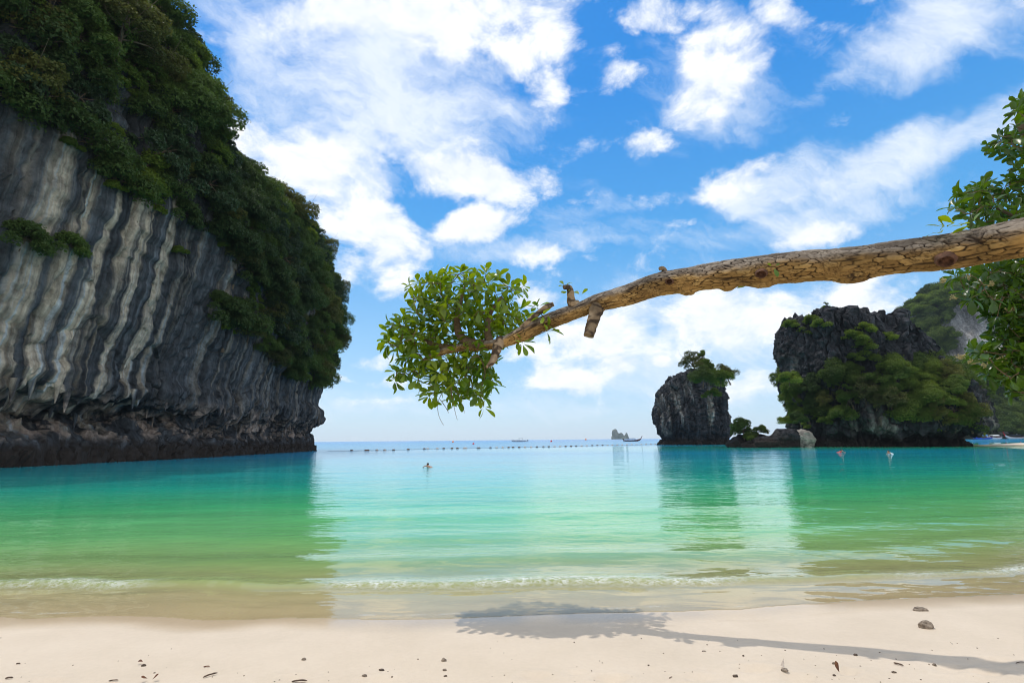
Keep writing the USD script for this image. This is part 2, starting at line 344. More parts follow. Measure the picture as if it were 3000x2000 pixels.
LOOK['fresh_leaf'] = leaf_material('fresh_leaves', [(0, (0.049, 0.086, 0.013)), (0.35, (0.133, 0.191, 0.024)), (0.7, (0.252, 0.297, 0.034)), (1, (0.420, 0.396, 0.079))], 0.42, 0.5, 0.25, 0.08)
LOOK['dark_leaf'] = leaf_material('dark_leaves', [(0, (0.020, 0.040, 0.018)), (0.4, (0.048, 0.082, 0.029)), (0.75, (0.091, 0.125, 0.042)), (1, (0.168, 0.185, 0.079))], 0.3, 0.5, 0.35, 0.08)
LOOK['near_leaf'] = leaf_material('almond_leaves', [(0, (0.065, 0.134, 0.010)), (0.35, (0.194, 0.268, 0.015)), (0.7, (0.349, 0.390, 0.022)), (0.95, (0.543, 0.488, 0.030)), (1, (0.440, 0.268, 0.037))], 0.45, 0.28, 0.6, 2.0)
LOOK['side_leaf'] = leaf_material('glossy_leaves', [(0, (0.027, 0.063, 0.009)), (0.4, (0.067, 0.127, 0.011)), (0.75, (0.134, 0.201, 0.016)), (1, (0.293, 0.310, 0.034))], 0.42, 0.28, 0.55, 2.0)
LOOK['flower'] = plain('cream_flowers', (0.34, 0.29, 0.14), 0.8)
LOOK['stem'] = mottled('tree_stem', (0.05, 0.035, 0.025), (0.16, 0.12, 0.08), 3.0, 0.85, 0.4, 0.02)
LOOK['twig'] = mottled('twig_bark', (0.06, 0.04, 0.022), (0.17, 0.115, 0.06), 30.0, 0.8, 0.4, 0.004)
LOOK['cut'] = mottled('cut_wood', (0.035, 0.016, 0.010), (0.14, 0.065, 0.035), 22.0, 0.8, 0.4, 0.004)
LOOK['bark'] = usdkit.material(stage, '/World/Looks/cracked_bark', {
    'at': ('attribute', {'attribute': 'crack'}), 'top': ('attribute', {'attribute': 'topside'}), 'pl': ('attribute', {'attribute': 'plate'}), 'g': ('geometry', {}),
    'n': ('noise_texture', {'scale': 28.0, 'detail': 8.0, 'roughness': 0.65}), 'n2': ('noise_texture', {'scale': 3.0, 'detail': 4.0}),
    'r1': ('rgb_ramp', {'ramp': [(0.0, (0.15, 0.085, 0.028)), (0.5, (0.31, 0.185, 0.06)), (1.0, (0.46, 0.31, 0.12))]}),
    'r2': ('rgb_ramp', {'ramp': [(0.0, (0.075, 0.06, 0.05)), (0.5, (0.22, 0.18, 0.14)), (1.0, (0.46, 0.40, 0.33))]}),
    'a': ('math', {'math_type': 'add'}), 'h': ('math', {'math_type': 'multiply', 'value2': 0.5}), 'mt': ('mix', {}), 'pr': ('map_range', {'from_min': 0.32, 'from_max': 0.62, 'to_min': 0.5, 'to_max': 1.12, 'clamp': True}), 'pm': ('mix', {'mix_type': 'multiply', 'fac': 1.0}), 'mc': ('mix', {'color2': (0.02, 0.012, 0.008)}),
    'b': ('bump', {'strength': 0.6, 'distance': 0.006}), 'p': ('principled_bsdf', {'roughness': 0.85, 'specular_ior_level': 0.2})},
    [('g.position', 'n.vector'), ('g.position', 'n2.vector'), ('n.fac', 'a.value1'), ('pl.fac', 'a.value2'), ('a.value', 'h.value1'), ('h.value', 'r1.fac'), ('h.value', 'r2.fac'), ('top.fac', 'mt.fac'), ('r1.color', 'mt.color1'), ('r2.color', 'mt.color2'),
     ('at.fac', 'mc.fac'), ('n2.fac', 'pr.value'), ('mt.color', 'pm.color1'), ('pr.result', 'pm.color2'), ('pm.color', 'mc.color1'), ('mc.color', 'p.base_color'), ('n.fac', 'b.height'), ('b.normal', 'p.normal')], surface='p.BSDF')
LOOK['coral'] = mottled('coral_stone', (0.10, 0.075, 0.055), (0.36, 0.29, 0.22), 40.0, 0.85, 0.6, 0.01)
LOOK['dark_stone'] = mottled('dark_stone', (0.05, 0.038, 0.03), (0.17, 0.125, 0.09), 60.0, 0.8, 0.5, 0.006)
LOOK['shell'] = mottled('pale_shell', (0.42, 0.34, 0.27), (0.66, 0.58, 0.5), 50.0, 0.6, 0.3, 0.004)
LOOK['drift'] = mottled('driftwood', (0.05, 0.034, 0.026), (0.15, 0.10, 0.07), 40.0, 0.85, 0.5, 0.006)
LOOK['dead_leaf'] = mottled('dead_leaf', (0.07, 0.025, 0.015), (0.19, 0.085, 0.04), 25.0, 0.6, 0.4, 0.004)
# ------------------------------------------------------------------ beach, seabed and sea
_e = np.array([on_z(px, py, 0.02)[:2] for px, py in [(-900, 1830), (-300, 1806), (0, 1800), (350, 1806), (620, 1812), (850, 1800), (1150, 1802), (1500, 1797), (1750, 1797), (1950, 1790), (2150, 1772), (2450, 1764), (2750, 1752), (3000, 1737), (3400, 1705), (4200, 1640)]])
_edge = PchipInterpolator(_e[:, 0], _e[:, 1], extrapolate=False)


def edge(x):
    x = np.asarray(x, float)
    y = _edge(np.clip(x, _e[0, 0], _e[-1, 0]))
    y = y - 0.12 * np.clip(_e[0, 0] - x, 0, 40) + 0.28 * np.clip(x - _e[-1, 0], 0, 60)
    return y + 0.05 * (fbm(np.stack([x * 1.1, 0 * x, 0 * x], -1), 3, 5) - 0.5) + 0.16 * np.abs(np.sin(x * .9 + 2.2 * meshkit.noise(np.stack([x * .35, 0 * x, 0 * x], -1), 6)))  - .08


SPIT = (on_z(3060, 1301, 0.1)[:2])                       # the far sand spit at the right


def sand_height(x, y, spit=False):
    d = edge(x) - y                                   # metres inland of the water's edge
    z = np.where(d > 0, 0.015 * np.minimum(d, 0.5) + 0.075 * np.clip(d - 0.3, 0, 6) + 0.02 * np.clip(d - 6.3, 0, 60), 0)
    s = np.clip(-d, 0, None)
    z = np.where(d <= 0, -0.05 * np.minimum(s, 1.2) - 0.085 * np.clip(s - 1.2, 0, 4.8) - 0.10 * np.clip(s - 6, 0, 14) - 0.05 * np.clip(s - 20, 0, 60) - 0.006 * np.clip(s - 80, 0, 600), z)
    # the far spit: a low sand bar
    if spit:
        q = np.hypot((x - SPIT[0]) / 24.0, (y - SPIT[1]) / 9.0)
        z = np.maximum(z, np.where(q < 5, 0.5 - 0.9 * q, -50))
    lump = sstep(d, 0.9, 2.3)
    z = z + lump * (0.045 * (fbm(np.stack([x * 2.2, y * 2.8, 0 * x], -1), 4, 11) - 0.5) + 0.016 * (fbm(np.stack([x * 8, y * 8, 0 * x], -1), 3, 12) - 0.5))
    for fx, fy, r, h in DENTS:
        q2 = ((x - fx) / r) ** 2 + ((y - fy) / (r * 0.6)) ** 2
        z = z - h * np.exp(-q2) + 0.55 * h * np.exp(-(np.sqrt(q2) - 1.6) ** 2 * 3)
    return z


DENTS = []
for px, py, r, h in [(1790, 1985, .10, .03), (2210, 1955, .12, .03), (1560, 1975, .1, .02), (2050, 1980, .1, .018), (2790, 1960, .12, .02), (2890, 1975, .09, .025), (2640, 1920, .09, .012), (1100, 1985, .12, .015), (860, 1975, .09, .015), (2340, 1990, .1, .02), (2920, 1935, .1, .014), (1690, 1962, .07, .012), (2480, 1968, .08, .02), (120, 1990, .1, .015)]:
    p = on_z(px, py, 0.12); DENTS.append((p[0], p[1], r, h))


def axis(lo_near, hi_near, step, far, ratio):
    mid = np.arange(lo_near, hi_near + 1e-9, step)
    out, s, v = [], step, hi_near
    while v < far:
        s *= ratio; v += s; out.append(v)
    return mid, np.array(out)


# --- beach (one sheet, running on below the sea as its bed)
xm, xo = axis(-7, 7, 0.035, 6200, 1.14)
xs = np.concatenate([-(xo[::-1]), xm, xo])
ym, yo = axis(2.6, 8.0, 0.03, 6200, 1.12)
yl = 2.6 - np.cumsum(0.05 * 1.35 ** np.arange(18))
ys = np.concatenate([yl[::-1], ym, yo])
X, Y = np.meshgrid(xs, ys)
Z = sand_height(X, Y)
V = np.stack([X, Y, Z], -1).reshape(-1, 3)
F = grid_faces(len(ys), len(xs))
dd = (edge(V[:, 0]) - V[:, 1])
wet = 1 - sstep(dd + 0.16 * (fbm(np.stack([V[:, 0] * 1.3, V[:, 1] * 2.5, 0 * dd], -1), 3, 3) - 0.5), 0.02, 0.42)
LOOK['sand'] = usdkit.material(stage, '/World/Looks/sand', {
    'g': ('geometry', {}), 'w': ('attribute', {'attribute': 'wet'}),
    'n': ('noise_texture', {'scale': 260.0, 'detail': 3.0, 'roughness': 0.7}), 'n2': ('noise_texture', {'scale': 1.4, 'detail': 5.0}), 'n3': ('noise_texture', {'scale': 22.0, 'detail': 5.0, 'roughness': 0.65}),
    'r': ('rgb_ramp', {'ramp': [(0.25, (0.56, 0.46, 0.345)), (0.6, (0.665, 0.555, 0.43)), (0.8, (0.71, 0.61, 0.48))]}),
    'm': ('math', {'math_type': 'multiply', 'value2': 0.22}), 'm1': ('math', {'math_type': 'multiply_add', 'value2': 0.48}), 'm2': ('math', {'math_type': 'multiply_add', 'value2': 0.3}),
    'wm': ('mix', {'mix_type': 'multiply', 'color2': (0.88, 0.80, 0.66)}),
    'rr': ('map_range', {'from_min': 0, 'from_max': 1, 'to_min': 0.9, 'to_max': 0.45}), 'cw': ('math', {'math_type': 'multiply', 'value2': 0.85}),
    'b': ('bump', {'strength': 0.35, 'distance': 0.004}), 'b2': ('bump', {'strength': 0.3, 'distance': 0.012}),
    'p': ('principled_bsdf', {'specular_ior_level': 0.3, 'coat_roughness': 0.06, 'coat_ior': 1.45})},
    [('g.position', 'n.vector'), ('g.position', 'n2.vector'), ('g.position', 'n3.vector'), ('n.fac', 'm.value1'), ('n2.fac', 'm1.value1'), ('m.value', 'm1.value3'), ('n3.fac', 'm2.value1'), ('m1.value', 'm2.value3'), ('m2.value', 'r.fac'),
     ('r.color', 'wm.color1'), ('w.fac', 'wm.fac'), ('wm.color', 'p.base_color'), ('w.fac', 'rr.value'), ('rr.result', 'p.roughness'), ('w.fac', 'cw.value1'), ('cw.value', 'p.coat_weight'),
     ('n.fac', 'b.height'), ('n3.fac', 'b2.height'), ('b.normal', 'b2.normal'), ('b2.normal', 'p.normal')], surface='p.BSDF')
tag(obj('beach', (V, F), LOOK['sand'], smooth=True, attrs={'wet': wet}), 'pale smooth sand beach in the foreground sloping into the water', kind='structure')

# --- the far sand spit
gx, gy = np.linspace(-30, 30, 140), np.linspace(-12, 12, 60)
GX, GY = np.meshgrid(gx, gy)
q = np.hypot(GX / 24.0, GY / 9.0) + 0.10 * (fbm(np.stack([GX * .15, GY * .3, 0 * GX], -1), 3, 14) - .5)
sv = np.stack([GX + SPIT[0], GY + SPIT[1], 0.5 - 0.9 * q + 0.05 * (fbm(np.stack([GX * .5, GY * .8, 0 * GX], -1), 3, 13) - .5)], -1).reshape(-1, 3)
tag(obj('sandbar', (sv, grid_faces(60, 140)), LOOK['sand'], smooth=True, attrs={'wet': 1 - sstep(sv[:, 2], .05, .14)}), 'low pale sand spit in the water at the right edge beyond the island', kind='structure')

# --- sea
xm, xo = axis(-9.5, 9.5, 0.04, 6200, 1.075)
xs = np.concatenate([-(xo[::-1]), xm, xo])
ya = np.arange(4.6, 9.0, 0.022); st, v, yb = 0.022, ya[-1], []
while v < 6200:
    st = min(st * 1.02, 0.02 * v * 1.2); v += st; yb.append(v)
ys = np.concatenate([ya, yb])
X, Y = np.meshgrid(xs, ys)
S = Y - edge(X)                                          # metres seaward


def P3(a, b, c=0.0):
    return np.stack([a, b, np.full_like(a, c)], -1)


near = sstep(Y, 60, 14)
H = 0.009 * near * (fbm(P3(X * 1.5 + 0.3 * Y, Y * 3.2), 3, 21) - 0.5) * 2 + 0.007 * near * (fbm(P3(X * 0.4, Y * 1.0), 3, 22) - 0.5) * 2
H *= sstep(S, 0.05, 1.6)
# the small wave running up the beach, steep on the side of the beach
c0 = 1.02 + 0.30 * (fbm(P3(X * 0.35 + 7, 0 * X), 3, 31) - 0.5) - 0.22 * sstep(X, 1.5, 4.5)
amp = 0.062 * (0.55 + 0.9 * fbm(P3(X * 0.7, 0 * X), 3, 32)) * (1 - 0.45 * sstep(X, 1.2, 3.6))
t = S - c0
crest = np.where(t < 0, np.exp(-(t / 0.085) ** 2), np.exp(-(t / 0.33) ** 2))
H += amp * crest * (1 + 0.35 * (fbm(P3(X * 9, Y * 9), 3, 33) - 0.5))
for off, a2, w2, sd in ((2.35, 0.030, 0.4, 41), (4.3, 0.026, 0.55, 42), (7.0, 0.03, 0.7, 43)):
    cc = off + 0.7 * (fbm(P3(X * 0.22 + sd, 0 * X), 3, sd) - 0.5)
    H += a2 * np.exp(-((S - cc) / w2) ** 2) * (0.3 + 1.2 * fbm(P3(X * 0.3, 0 * X), 2, sd + 5))
film = 0.006 * sstep(S, 0.0, 0.4)
Zs = sand_height(X, Y, True)
Zw = np.where(S < 0.0, Zs - 0.02 - 0.1 * np.clip(-S, 0, 5), np.maximum(H, Zs + film))
Zw = np.where(Y > 40, 0.0, Zw)
depth = np.clip(Zw - Zs, 0, 20)
depth = np.where(Y > 40, np.clip(-Zs, 0, 20), depth)
# foam: thin torn lines on the front of the small wave
fo = fbm(P3(X * 13, Y * 30), 4, 51)
foam = 1.0 * np.where(t < 0, np.exp(-(t / 0.10) ** 2), np.exp(-(t / 0.14) ** 2)) * (0.35 + 0.65 * sstep(fo, 0.42, 0.62)) * sstep(fbm(P3(X * 0.6, 0 * X), 2, 52), 0.25, 0.6)
foam += 0.35 * np.exp(-((S - 0.10 - 0.1 * fbm(P3(X * 1.3, 0 * X), 3, 54)) / 0.015) ** 2) * sstep(fbm(P3(X * 6, Y * 3), 3, 53), 0.5, 0.7)
V = np.stack([X, Y, Zw], -1).reshape(-1, 3)
F = grid_faces(len(ys), len(xs))
keep = (S.reshape(-1)[F] > -0.5).any(1)
F = F[keep]
usedv = np.unique(F); remap = np.full(len(V), -1); remap[usedv] = np.arange(len(usedv)); V = V[usedv]; F = remap[F]
LOOK['sea'] = usdkit.material(stage, '/World/Looks/sea_water', {
    'g': ('geometry', {}), 'd': ('attribute', {'attribute': 'depth'}), 'fo': ('attribute', {'attribute': 'foam'}),
    # ripples: three sizes of noise, drawn out along the shore
    'm1': ('mapping', {'mapping_type': 'point', 'scale': (1.2, 3.0, 1.0), 'rotation': (0, 0, 0.12)}), 'n1': ('noise_texture', {'scale': 1.0, 'detail': 1.5, 'roughness': 0.5, 'distortion': 0.5}),
    'm4': ('mapping', {'mapping_type': 'point', 'scale': (0.22, 0.62, 1.0), 'rotation': (0, 0, -0.08)}), 'n4': ('noise_texture', {'scale': 1.0, 'detail': 1.0, 'roughness': 0.5, 'distortion': 0.4}), 'b4': ('bump', {'strength': 0.16, 'distance': 0.3}),
    'fnm': ('mapping', {'mapping_type': 'point', 'scale': (26.0, 60.0, 30.0)}), 'fn': ('noise_texture', {'scale': 1.0, 'detail': 4.0, 'roughness': 0.7}), 'fvm': ('mapping', {'mapping_type': 'point', 'scale': (11.0, 17.0, 11.0)}), 'fv': ('voronoi_texture', {'feature': 'distance_to_edge', 'scale': 1.0}), 'fl': ('map_range', {'range_type': 'smoothstep', 'from_min': 0.02, 'from_max': 0.16, 'to_min': 0.9, 'to_max': 0.0, 'clamp': True}), 'fw': ('vector_math', {'math_type': 'multiply_add', 'vector2': (1.6, 1.6, 1.6)}), 'fs': ('math', {'math_type': 'multiply'}), 'ff': ('math', {'math_type': 'maximum'}), 'ft': ('map_range', {'range_type': 'smoothstep', 'from_min': 0.48, 'from_max': 0.64, 'to_min': 0.0, 'to_max': 1.0, 'clamp': True}), 'fx': ('math', {'math_type': 'multiply'}),
    'm2': ('mapping', {'mapping_type': 'point', 'scale': (2.8, 8.0, 1.0), 'rotation': (0, 0, -0.1)}), 'n2': ('noise_texture', {'scale': 1.0, 'detail': 2.0, 'roughness': 0.5, 'distortion': 0.6}),
    'm3': ('mapping', {'mapping_type': 'point', 'scale': (0.05, 0.14, 1.0)}), 'n3': ('noise_texture', {'scale': 1.0, 'detail': 4.0, 'roughness': 0.6}),
    'gust': ('map_range', {'from_min': 0.35, 'from_max': 0.65, 'to_min': 0.35, 'to_max': 1.0, 'clamp': True}),
    'shal': ('map_range', {'range_type': 'smoothstep', 'from_min': 0.0, 'from_max': 0.35, 'to_min': 0.12, 'to_max': 1.0, 'clamp': True}), 'st': ('math', {'math_type': 'multiply'}),
    'b1': ('bump', {'strength': 0.10, 'distance': 0.16}), 'b2': ('bump', {'distance': 0.013}),
    'cr': ('rgb_ramp', {'ramp': [(0.0, (0.68, 0.60, 0.32)), (0.009, (0.47, 0.55, 0.21)), (0.020, (0.30, 0.52, 0.18)), (0.040, (0.15, 0.46, 0.16)), (0.085, (0.055, 0.40, 0.16)), (0.157, (0.010, 0.34, 0.24)), (0.26, (0.004, 0.27, 0.29)), (0.42, (0.004, 0.21, 0.36)), (0.7, (0.005, 0.18, 0.36)), (1.0, (0.005, 0.15, 0.38))]}),
    'dn': ('math', {'math_type': 'multiply', 'value2': 1 / 9.0}), 'dk': ('math', {'math_type': 'multiply', 'value2': -5.0}), 'tr': ('math', {'math_type': 'exponent'}),
    'bv': ('map_range', {'from_min': 0.3, 'from_max': 0.7, 'to_min': 0.72, 'to_max': 1.22}), 'bm': ('mix', {'mix_type': 'multiply', 'fac': 1.0}), 'body': ('diffuse_bsdf', {}), 'clear': ('transparent_bsdf', {'color': (0.93, 0.975, 0.93)}), 'mb': ('mix_closure', {}),
    'fr': ('fresnel', {'IOR': 1.36}), 'ch': ('map_range', {'range_type': 'smoothstep', 'from_min': 2.5, 'from_max': 8.0, 'to_min': 0.012, 'to_max': 0.2, 'clamp': True}), 'fk': ('map_range', {'range_type': 'smoothstep', 'from_min': 1.3, 'from_max': 7.5, 'to_min': 0.98, 'to_max': 0.55, 'clamp': True}), 'fm': ('math', {'math_type': 'multiply'}), 'gl': ('glossy_bsdf', {'color': (1, 1, 1), 'roughness': 0.02, 'distribution': 'ggx'}), 'mw': ('mix_closure', {}),
    'fd': ('diffuse_bsdf', {'color': (0.8, 0.82, 0.8)}), 'mf': ('mix_closure', {})},
    [('g.position', 'm1.vector'), ('m1.vector', 'n1.vector'), ('g.position', 'm2.vector'), ('m2.vector', 'n2.vector'), ('g.position', 'm3.vector'), ('m3.vector', 'n3.vector'), ('n3.fac', 'gust.value'),
     ('d.fac', 'shal.value'), ('gust.result', 'st.value1'), ('shal.result', 'st.value2'), ('n1.fac', 'b1.height'), ('n2.fac', 'b2.height'), ('st.value', 'b2.strength'), ('b1.normal', 'b2.normal'), ('g.position', 'm4.vector'), ('m4.vector', 'n4.vector'), ('n4.fac', 'b4.height'), ('b4.normal', 'b1.normal'), ('g.position', 'fnm.vector'), ('fnm.vector', 'fn.vector'), ('fn.fac', 'ft.value'), ('g.position', 'fvm.vector'), ('fn.color', 'fw.vector1'), ('fvm.vector', 'fw.vector3'), ('fw.vector', 'fv.vector'), ('fv.distance', 'fl.value'), ('ft.result', 'ff.value1'), ('fl.result', 'ff.value2'), ('ff.value', 'fx.value1'), ('fo.fac', 'fx.value2'),
     ('d.fac', 'dn.value1'), ('dn.value', 'cr.fac'), ('n3.fac', 'bv.value'), ('cr.color', 'bm.color1'), ('bv.result', 'bm.color2'), ('bm.color', 'body.color'), ('d.fac', 'dk.value1'), ('dk.value', 'tr.value1'), ('tr.value', 'mb.fac'), ('body.BSDF', 'mb.closure1'), ('clear.BSDF', 'mb.closure2'),
     ('b2.normal', 'gl.normal'), ('mb.closure', 'mw.closure1'), ('gl.BSDF', 'mw.closure2'), ('fr.fac', 'fm.value1'), ('d.fac', 'fk.value'), ('fk.result', 'fm.value2'), ('fm.value', 'mw.fac'), ('d.fac', 'ch.value'), ('ch.result', 'gl.roughness'), ('fx.value', 'mf.fac'), ('mw.closure', 'mf.closure1'), ('fd.BSDF', 'mf.closure2')], surface='mf.closure')
tag(obj('sea', (V, F), LOOK['sea'], smooth=True, attrs={'depth': depth.reshape(-1)[usedv], 'foam': np.clip(foam, 0, 1).reshape(-1)[usedv]}), 'clear turquoise sea with small ripples reaching to the horizon', kind='structure')


# ------------------------------------------------------------------ rocks
def ring_rock(plan, top, profile, nv, ncap, noise, zb=-2.5, center=None, crown=0.0, crown_noise=None, topcurve=0.85, capz=None):
    """plan: (n, 2) ring, counter-clockwise from above; top: heights of the ring's rim; profile(v, z, i) -> metres moved outwards (n,) at height fraction v."""
    n = len(plan); c = np.mean(plan, 0) if center is None else np.asarray(center, float)
    tang = np.roll(plan, -1, 0) - np.roll(plan, 1, 0); tang /= np.linalg.norm(tang, axis=1, keepdims=True)
    out = np.stack([tang[:, 1], -tang[:, 0]], 1)
    rows = []
    for v in np.linspace(0, 1, nv):
        z = zb + (top - zb) * v
        rows.append(np.column_stack([plan + out * profile(v, z)[:, None], z]))
    rim = rows[-1]
    for k in range(1, ncap + 1):
        s = k / ncap
        xy = rim[:, :2] + (c - rim[:, :2]) * (s ** topcurve)
        z = rim[:, 2] * (1 - s) + s * rim[:, 2].mean() + crown * np.sin(s * np.pi / 2)
        if capz is not None:
            z = capz(xy, rim[:, 2], s)
        if crown_noise is not None:
            z = z + crown_noise(xy) * sstep(s, 0, 0.12)
        rows.append(np.column_stack([xy, z]))
    V = np.vstack(rows); F = grid_faces(len(rows), n, wrap=True)
    N = vnormals(V, F)
    V = V + N * noise(V)[:, None]
    return V, F


def resample(pts, n, dens=None):
    pts = np.asarray(pts, float); q = np.vstack([pts, pts[:1]])
    s = np.concatenate([[0], np.cumsum(np.linalg.norm(np.diff(q, axis=0), axis=1))])
    cs = CubicSpline(s, q, bc_type='periodic')
    u = np.linspace(0, s[-1], 4000); w = np.ones_like(u) if dens is None else dens(cs(u))
    cw = np.concatenate([[0], np.cumsum((w[1:] + w[:-1]) / 2 * np.diff(u))])
    return cs(np.interp(np.linspace(0, cw[-1], n, endpoint=False), cw, u))


# --- the tall cliff at the left
plan = resample([(-70, -30), (-46, 10), (-39, 34), (-37.5, 46), (-36.5, 58), (-36.5, 72), (-37.5, 86), (-37.6, 96), (-39.5, 103), (-46, 108), (-62, 110), (-90, 104), (-130, 70), (-130, -10), (-105, -36)], 820,
                lambda p: np.where((p[:, 0] > -50) & (p[:, 1] > 30), 1.0, 0.13))
hy = PchipInterpolator([-40, 34, 40, 44, 47, 50, 53, 57, 63, 71, 86, 97, 101, 106, 120], [98, 92, 82, 68, 54, 43, 38, 36, 35, 36, 36, 35, 34, 32, 32])
top = hy(plan[:, 1]) * np.where(plan[:, 0] < -60, 1.0, 1.0) + 3.0 * (fbm(np.column_stack([plan * 0.25, np.zeros(len(plan))]), 3, 61) - 0.5)
cy = plan[:, 1]
lean = 2.6 + 1.6 * sstep(cy, 96, 74) * sstep(cy, 34, 50)            # how far the striped wall leans out over the water
nz = fbm(np.column_stack([cy * 0.35, cy * 0, cy * 0]), 3, 62)


def prof(v, z):
    hol = sum(-d * np.exp(-((cy - y0) / wy) ** 2 - ((z - z0) / wz) ** 2) for y0, z0, wy, wz, d in ((49, 4.2, 3.2, 1.1, 2.6), (56, 4.6, 2.6, 1.2, 2.8), (43, 4.0, 2.6, 1.1, 2.2), (69, 4.8, .9, .7, 2.4), (82, 5.2, 1.6, .8, 1.8)))
    cave = hol - 1.7 * np.exp(-((z - (2.6 + 1.2 * nz)) / 1.7) ** 2) + 0.6 * np.exp(-((z + 0.3) / 1.0) ** 2)
    lip = 1.0 * np.exp(-((z - (5.6 + 1.8 * nz)) / 1.4) ** 2)
    face = lean * sstep(z, 3, 24)
    hf = np.minimum(34.0, top - 7)
    return cave + lip + face - 0.30 * np.clip(z - hf, 0, None) - 0.004 * np.clip(z - hf, 0, None) ** 2


def cells(P, sc, seed, jitter=0.9):
    """Split rock: (distance to the nearest joint, a random number of each block) at the points."""
    q = P * np.asarray(sc); lo, hi = np.floor(q.min(0)) - 1, np.ceil(q.max(0)) + 1
    g = np.stack(np.meshgrid(*[np.arange(a, b + 1) for a, b in zip(lo, hi)], indexing='ij'), -1).reshape(-1, 3)
    r = np.random.default_rng(seed); s = g + jitter * (r.random(g.shape) - .5)
    d, k = cKDTree(s).query(q, k=2)
    return d[:, 1] - d[:, 0], r.random(len(s))[k[:, 0]]


def blocks(P, sc, seed, crack, step):
    w = P + 0.5 * np.stack([fbm(P * .7 + 3, 2, seed), fbm(P * .7 + 7, 2, seed + 1), fbm(P * .7 + 11, 2, seed + 2)], 1)
    gap, rnd = cells(w, sc, seed)
    return step * (rnd - .5) - crack * (1 - sstep(gap, 0.0, 0.14))


def cliff_noise(P):
    f = np.stack([P[:, 0] * 0.35, P[:, 1] * 0.35, P[:, 2] * 0.045], 1)
    g = np.stack([P[:, 0] * 1.1, P[:, 1] * 1.1, P[:, 2] * 0.13], 1)
    beds = np.stack([P[:, 0] * 0.05, P[:, 1] * 0.05, P[:, 2] * 0.45], 1)
    up = sstep(P[:, 2], 24, 40)
    calm = 1 - 0.6 * sstep(P[:, 2], 6, 9) * sstep(P[:, 2], 30, 22)
    face = sstep(P[:, 2], 2, 7)
    return blocks(P, (.30, .30, .12), 171, .5, 1.1) * (.45 + .55 * up) * face + blocks(P, (.9, .9, .42), 172, .24, .4) * (.3 + .7 * (1 - (1 - calm) / .6 * .8)) + (2.6 * up + 0.9) * (fbm(P * 0.09, 4, 1) - 0.5) * 2 + 0.5 * (ridged(f, 3, 2) - 0.6) + 0.15 * (ridged(g, 3, 3) - 0.5) + calm * (1.1 * (fbm(P * 0.6, 4, 4) - 0.5) + 1.1 * (ridged(beds, 3, 6) - 0.6)) + 1.7 * np.exp(-((P[:, 2] - 4.5) / 2.6) ** 2) * (fbm(P * [.5, .5, .8], 4, 7) - .5) + 0.9 * sstep(P[:, 2], 9, 4) * (ridged(P * [.9, .9, .35], 3, 8) - .6) + 0.25 * (fbm(P * 2.2, 3, 5) - 0.5)


cliff_mesh = ring_rock(plan, top, prof, 330, 22, cliff_noise, center=(-95, 20), capz=lambda xy, rz, s: np.minimum(rz + 0.3 * s * np.hypot(plan[:, 0] + 95, plan[:, 1] - 20), np.maximum(rz, hy(np.clip(xy[:, 1], -40, 120)) + 4)))
cliff = thing('cliff', 'towering dark limestone cliff with pale vertical streaks rising from the sea at the left', None)
tag(cliff, kind='structure')
obj('rock_face', cliff_mesh, LOOK['cliff'], cliff, smooth=30)
cn = vnormals(*cliff_mesh)
hang = np.nonzero((cn[:, 2] < -.35) & (cliff_mesh[0][:, 2] > 4.0) & (cliff_mesh[0][:, 2] < 9) & (cliff_mesh[0][:, 1] > 34) & (cliff_mesh[0][:, 1] < 100))[0]
sr = np.random.default_rng(8); sr.shuffle(hang); got = []
for i in hang:                                            # stalactites below the overhang
    p = cliff_mesh[0][i]
    if len(got) < 46 and all(np.linalg.norm(p - q) > .9 for q in got):
        got.append(p); L_ = sr.uniform(.5, 1.7); r_ = sr.uniform(.12, .28)
        c_ = p + np.array([[0, 0, .5], [0, 0, 0], [.03, .02, -.35 * L_], [-.02, .05, -.7 * L_], [.02, 0, -L_]])
        v, f = tube(c_, [r_ * 1.6, r_ * 1.2, r_ * .8, r_ * .5, .03], 9)
        obj('stalactite', (v + vnormals(v, f) * (.09 * (fbm(v * 3, 3, 181) - .5))[:, None], f), LOOK['cliff'], cliff, smooth=True)

# --- the lone pillar
pc = on_z(2050, 1303); pc = np.array([pc[0] + 1.1, pc[1] + 6.5])
ang = np.linspace(0, 2 * np.pi, 300, endpoint=False)
wob = 1 + 0.10 * (fbm(np.column_stack([np.cos(ang) * 1.5, np.sin(ang) * 1.5, ang * 0]), 3, 71) - 0.5) * 2
ppl = np.column_stack([pc[0] + 8.9 * np.sign(np.cos(ang)) * np.abs(np.cos(ang)) ** 0.65 * wob, pc[1] + 6.4 * np.sin(ang) * wob])
u = (ppl[:, 0] - pc[0]) / 8.5
ptop = 17.6 + 0.8 * u + 1.6 * np.exp(-((u + 0.25) / 0.3) ** 2) - 1.6 * sstep(u, -0.7, -1.0)


def pprof(v, z):
    return -0.9 * np.exp(-((z - 1.5) / 1.2) ** 2) + 0.2 * np.exp(-(z / .6) ** 2) + np.where(u < 0, 0.9 * sstep(z, 1, 6) - 1.9 * sstep(z, 7, 15), 0) + np.where(u > 0.2, 0.5 * sstep(z, 4.5, 0) - 0.5 * sstep(z, 8, 15), 0) - 0.7 * sstep(v, 0.86, 1.0)


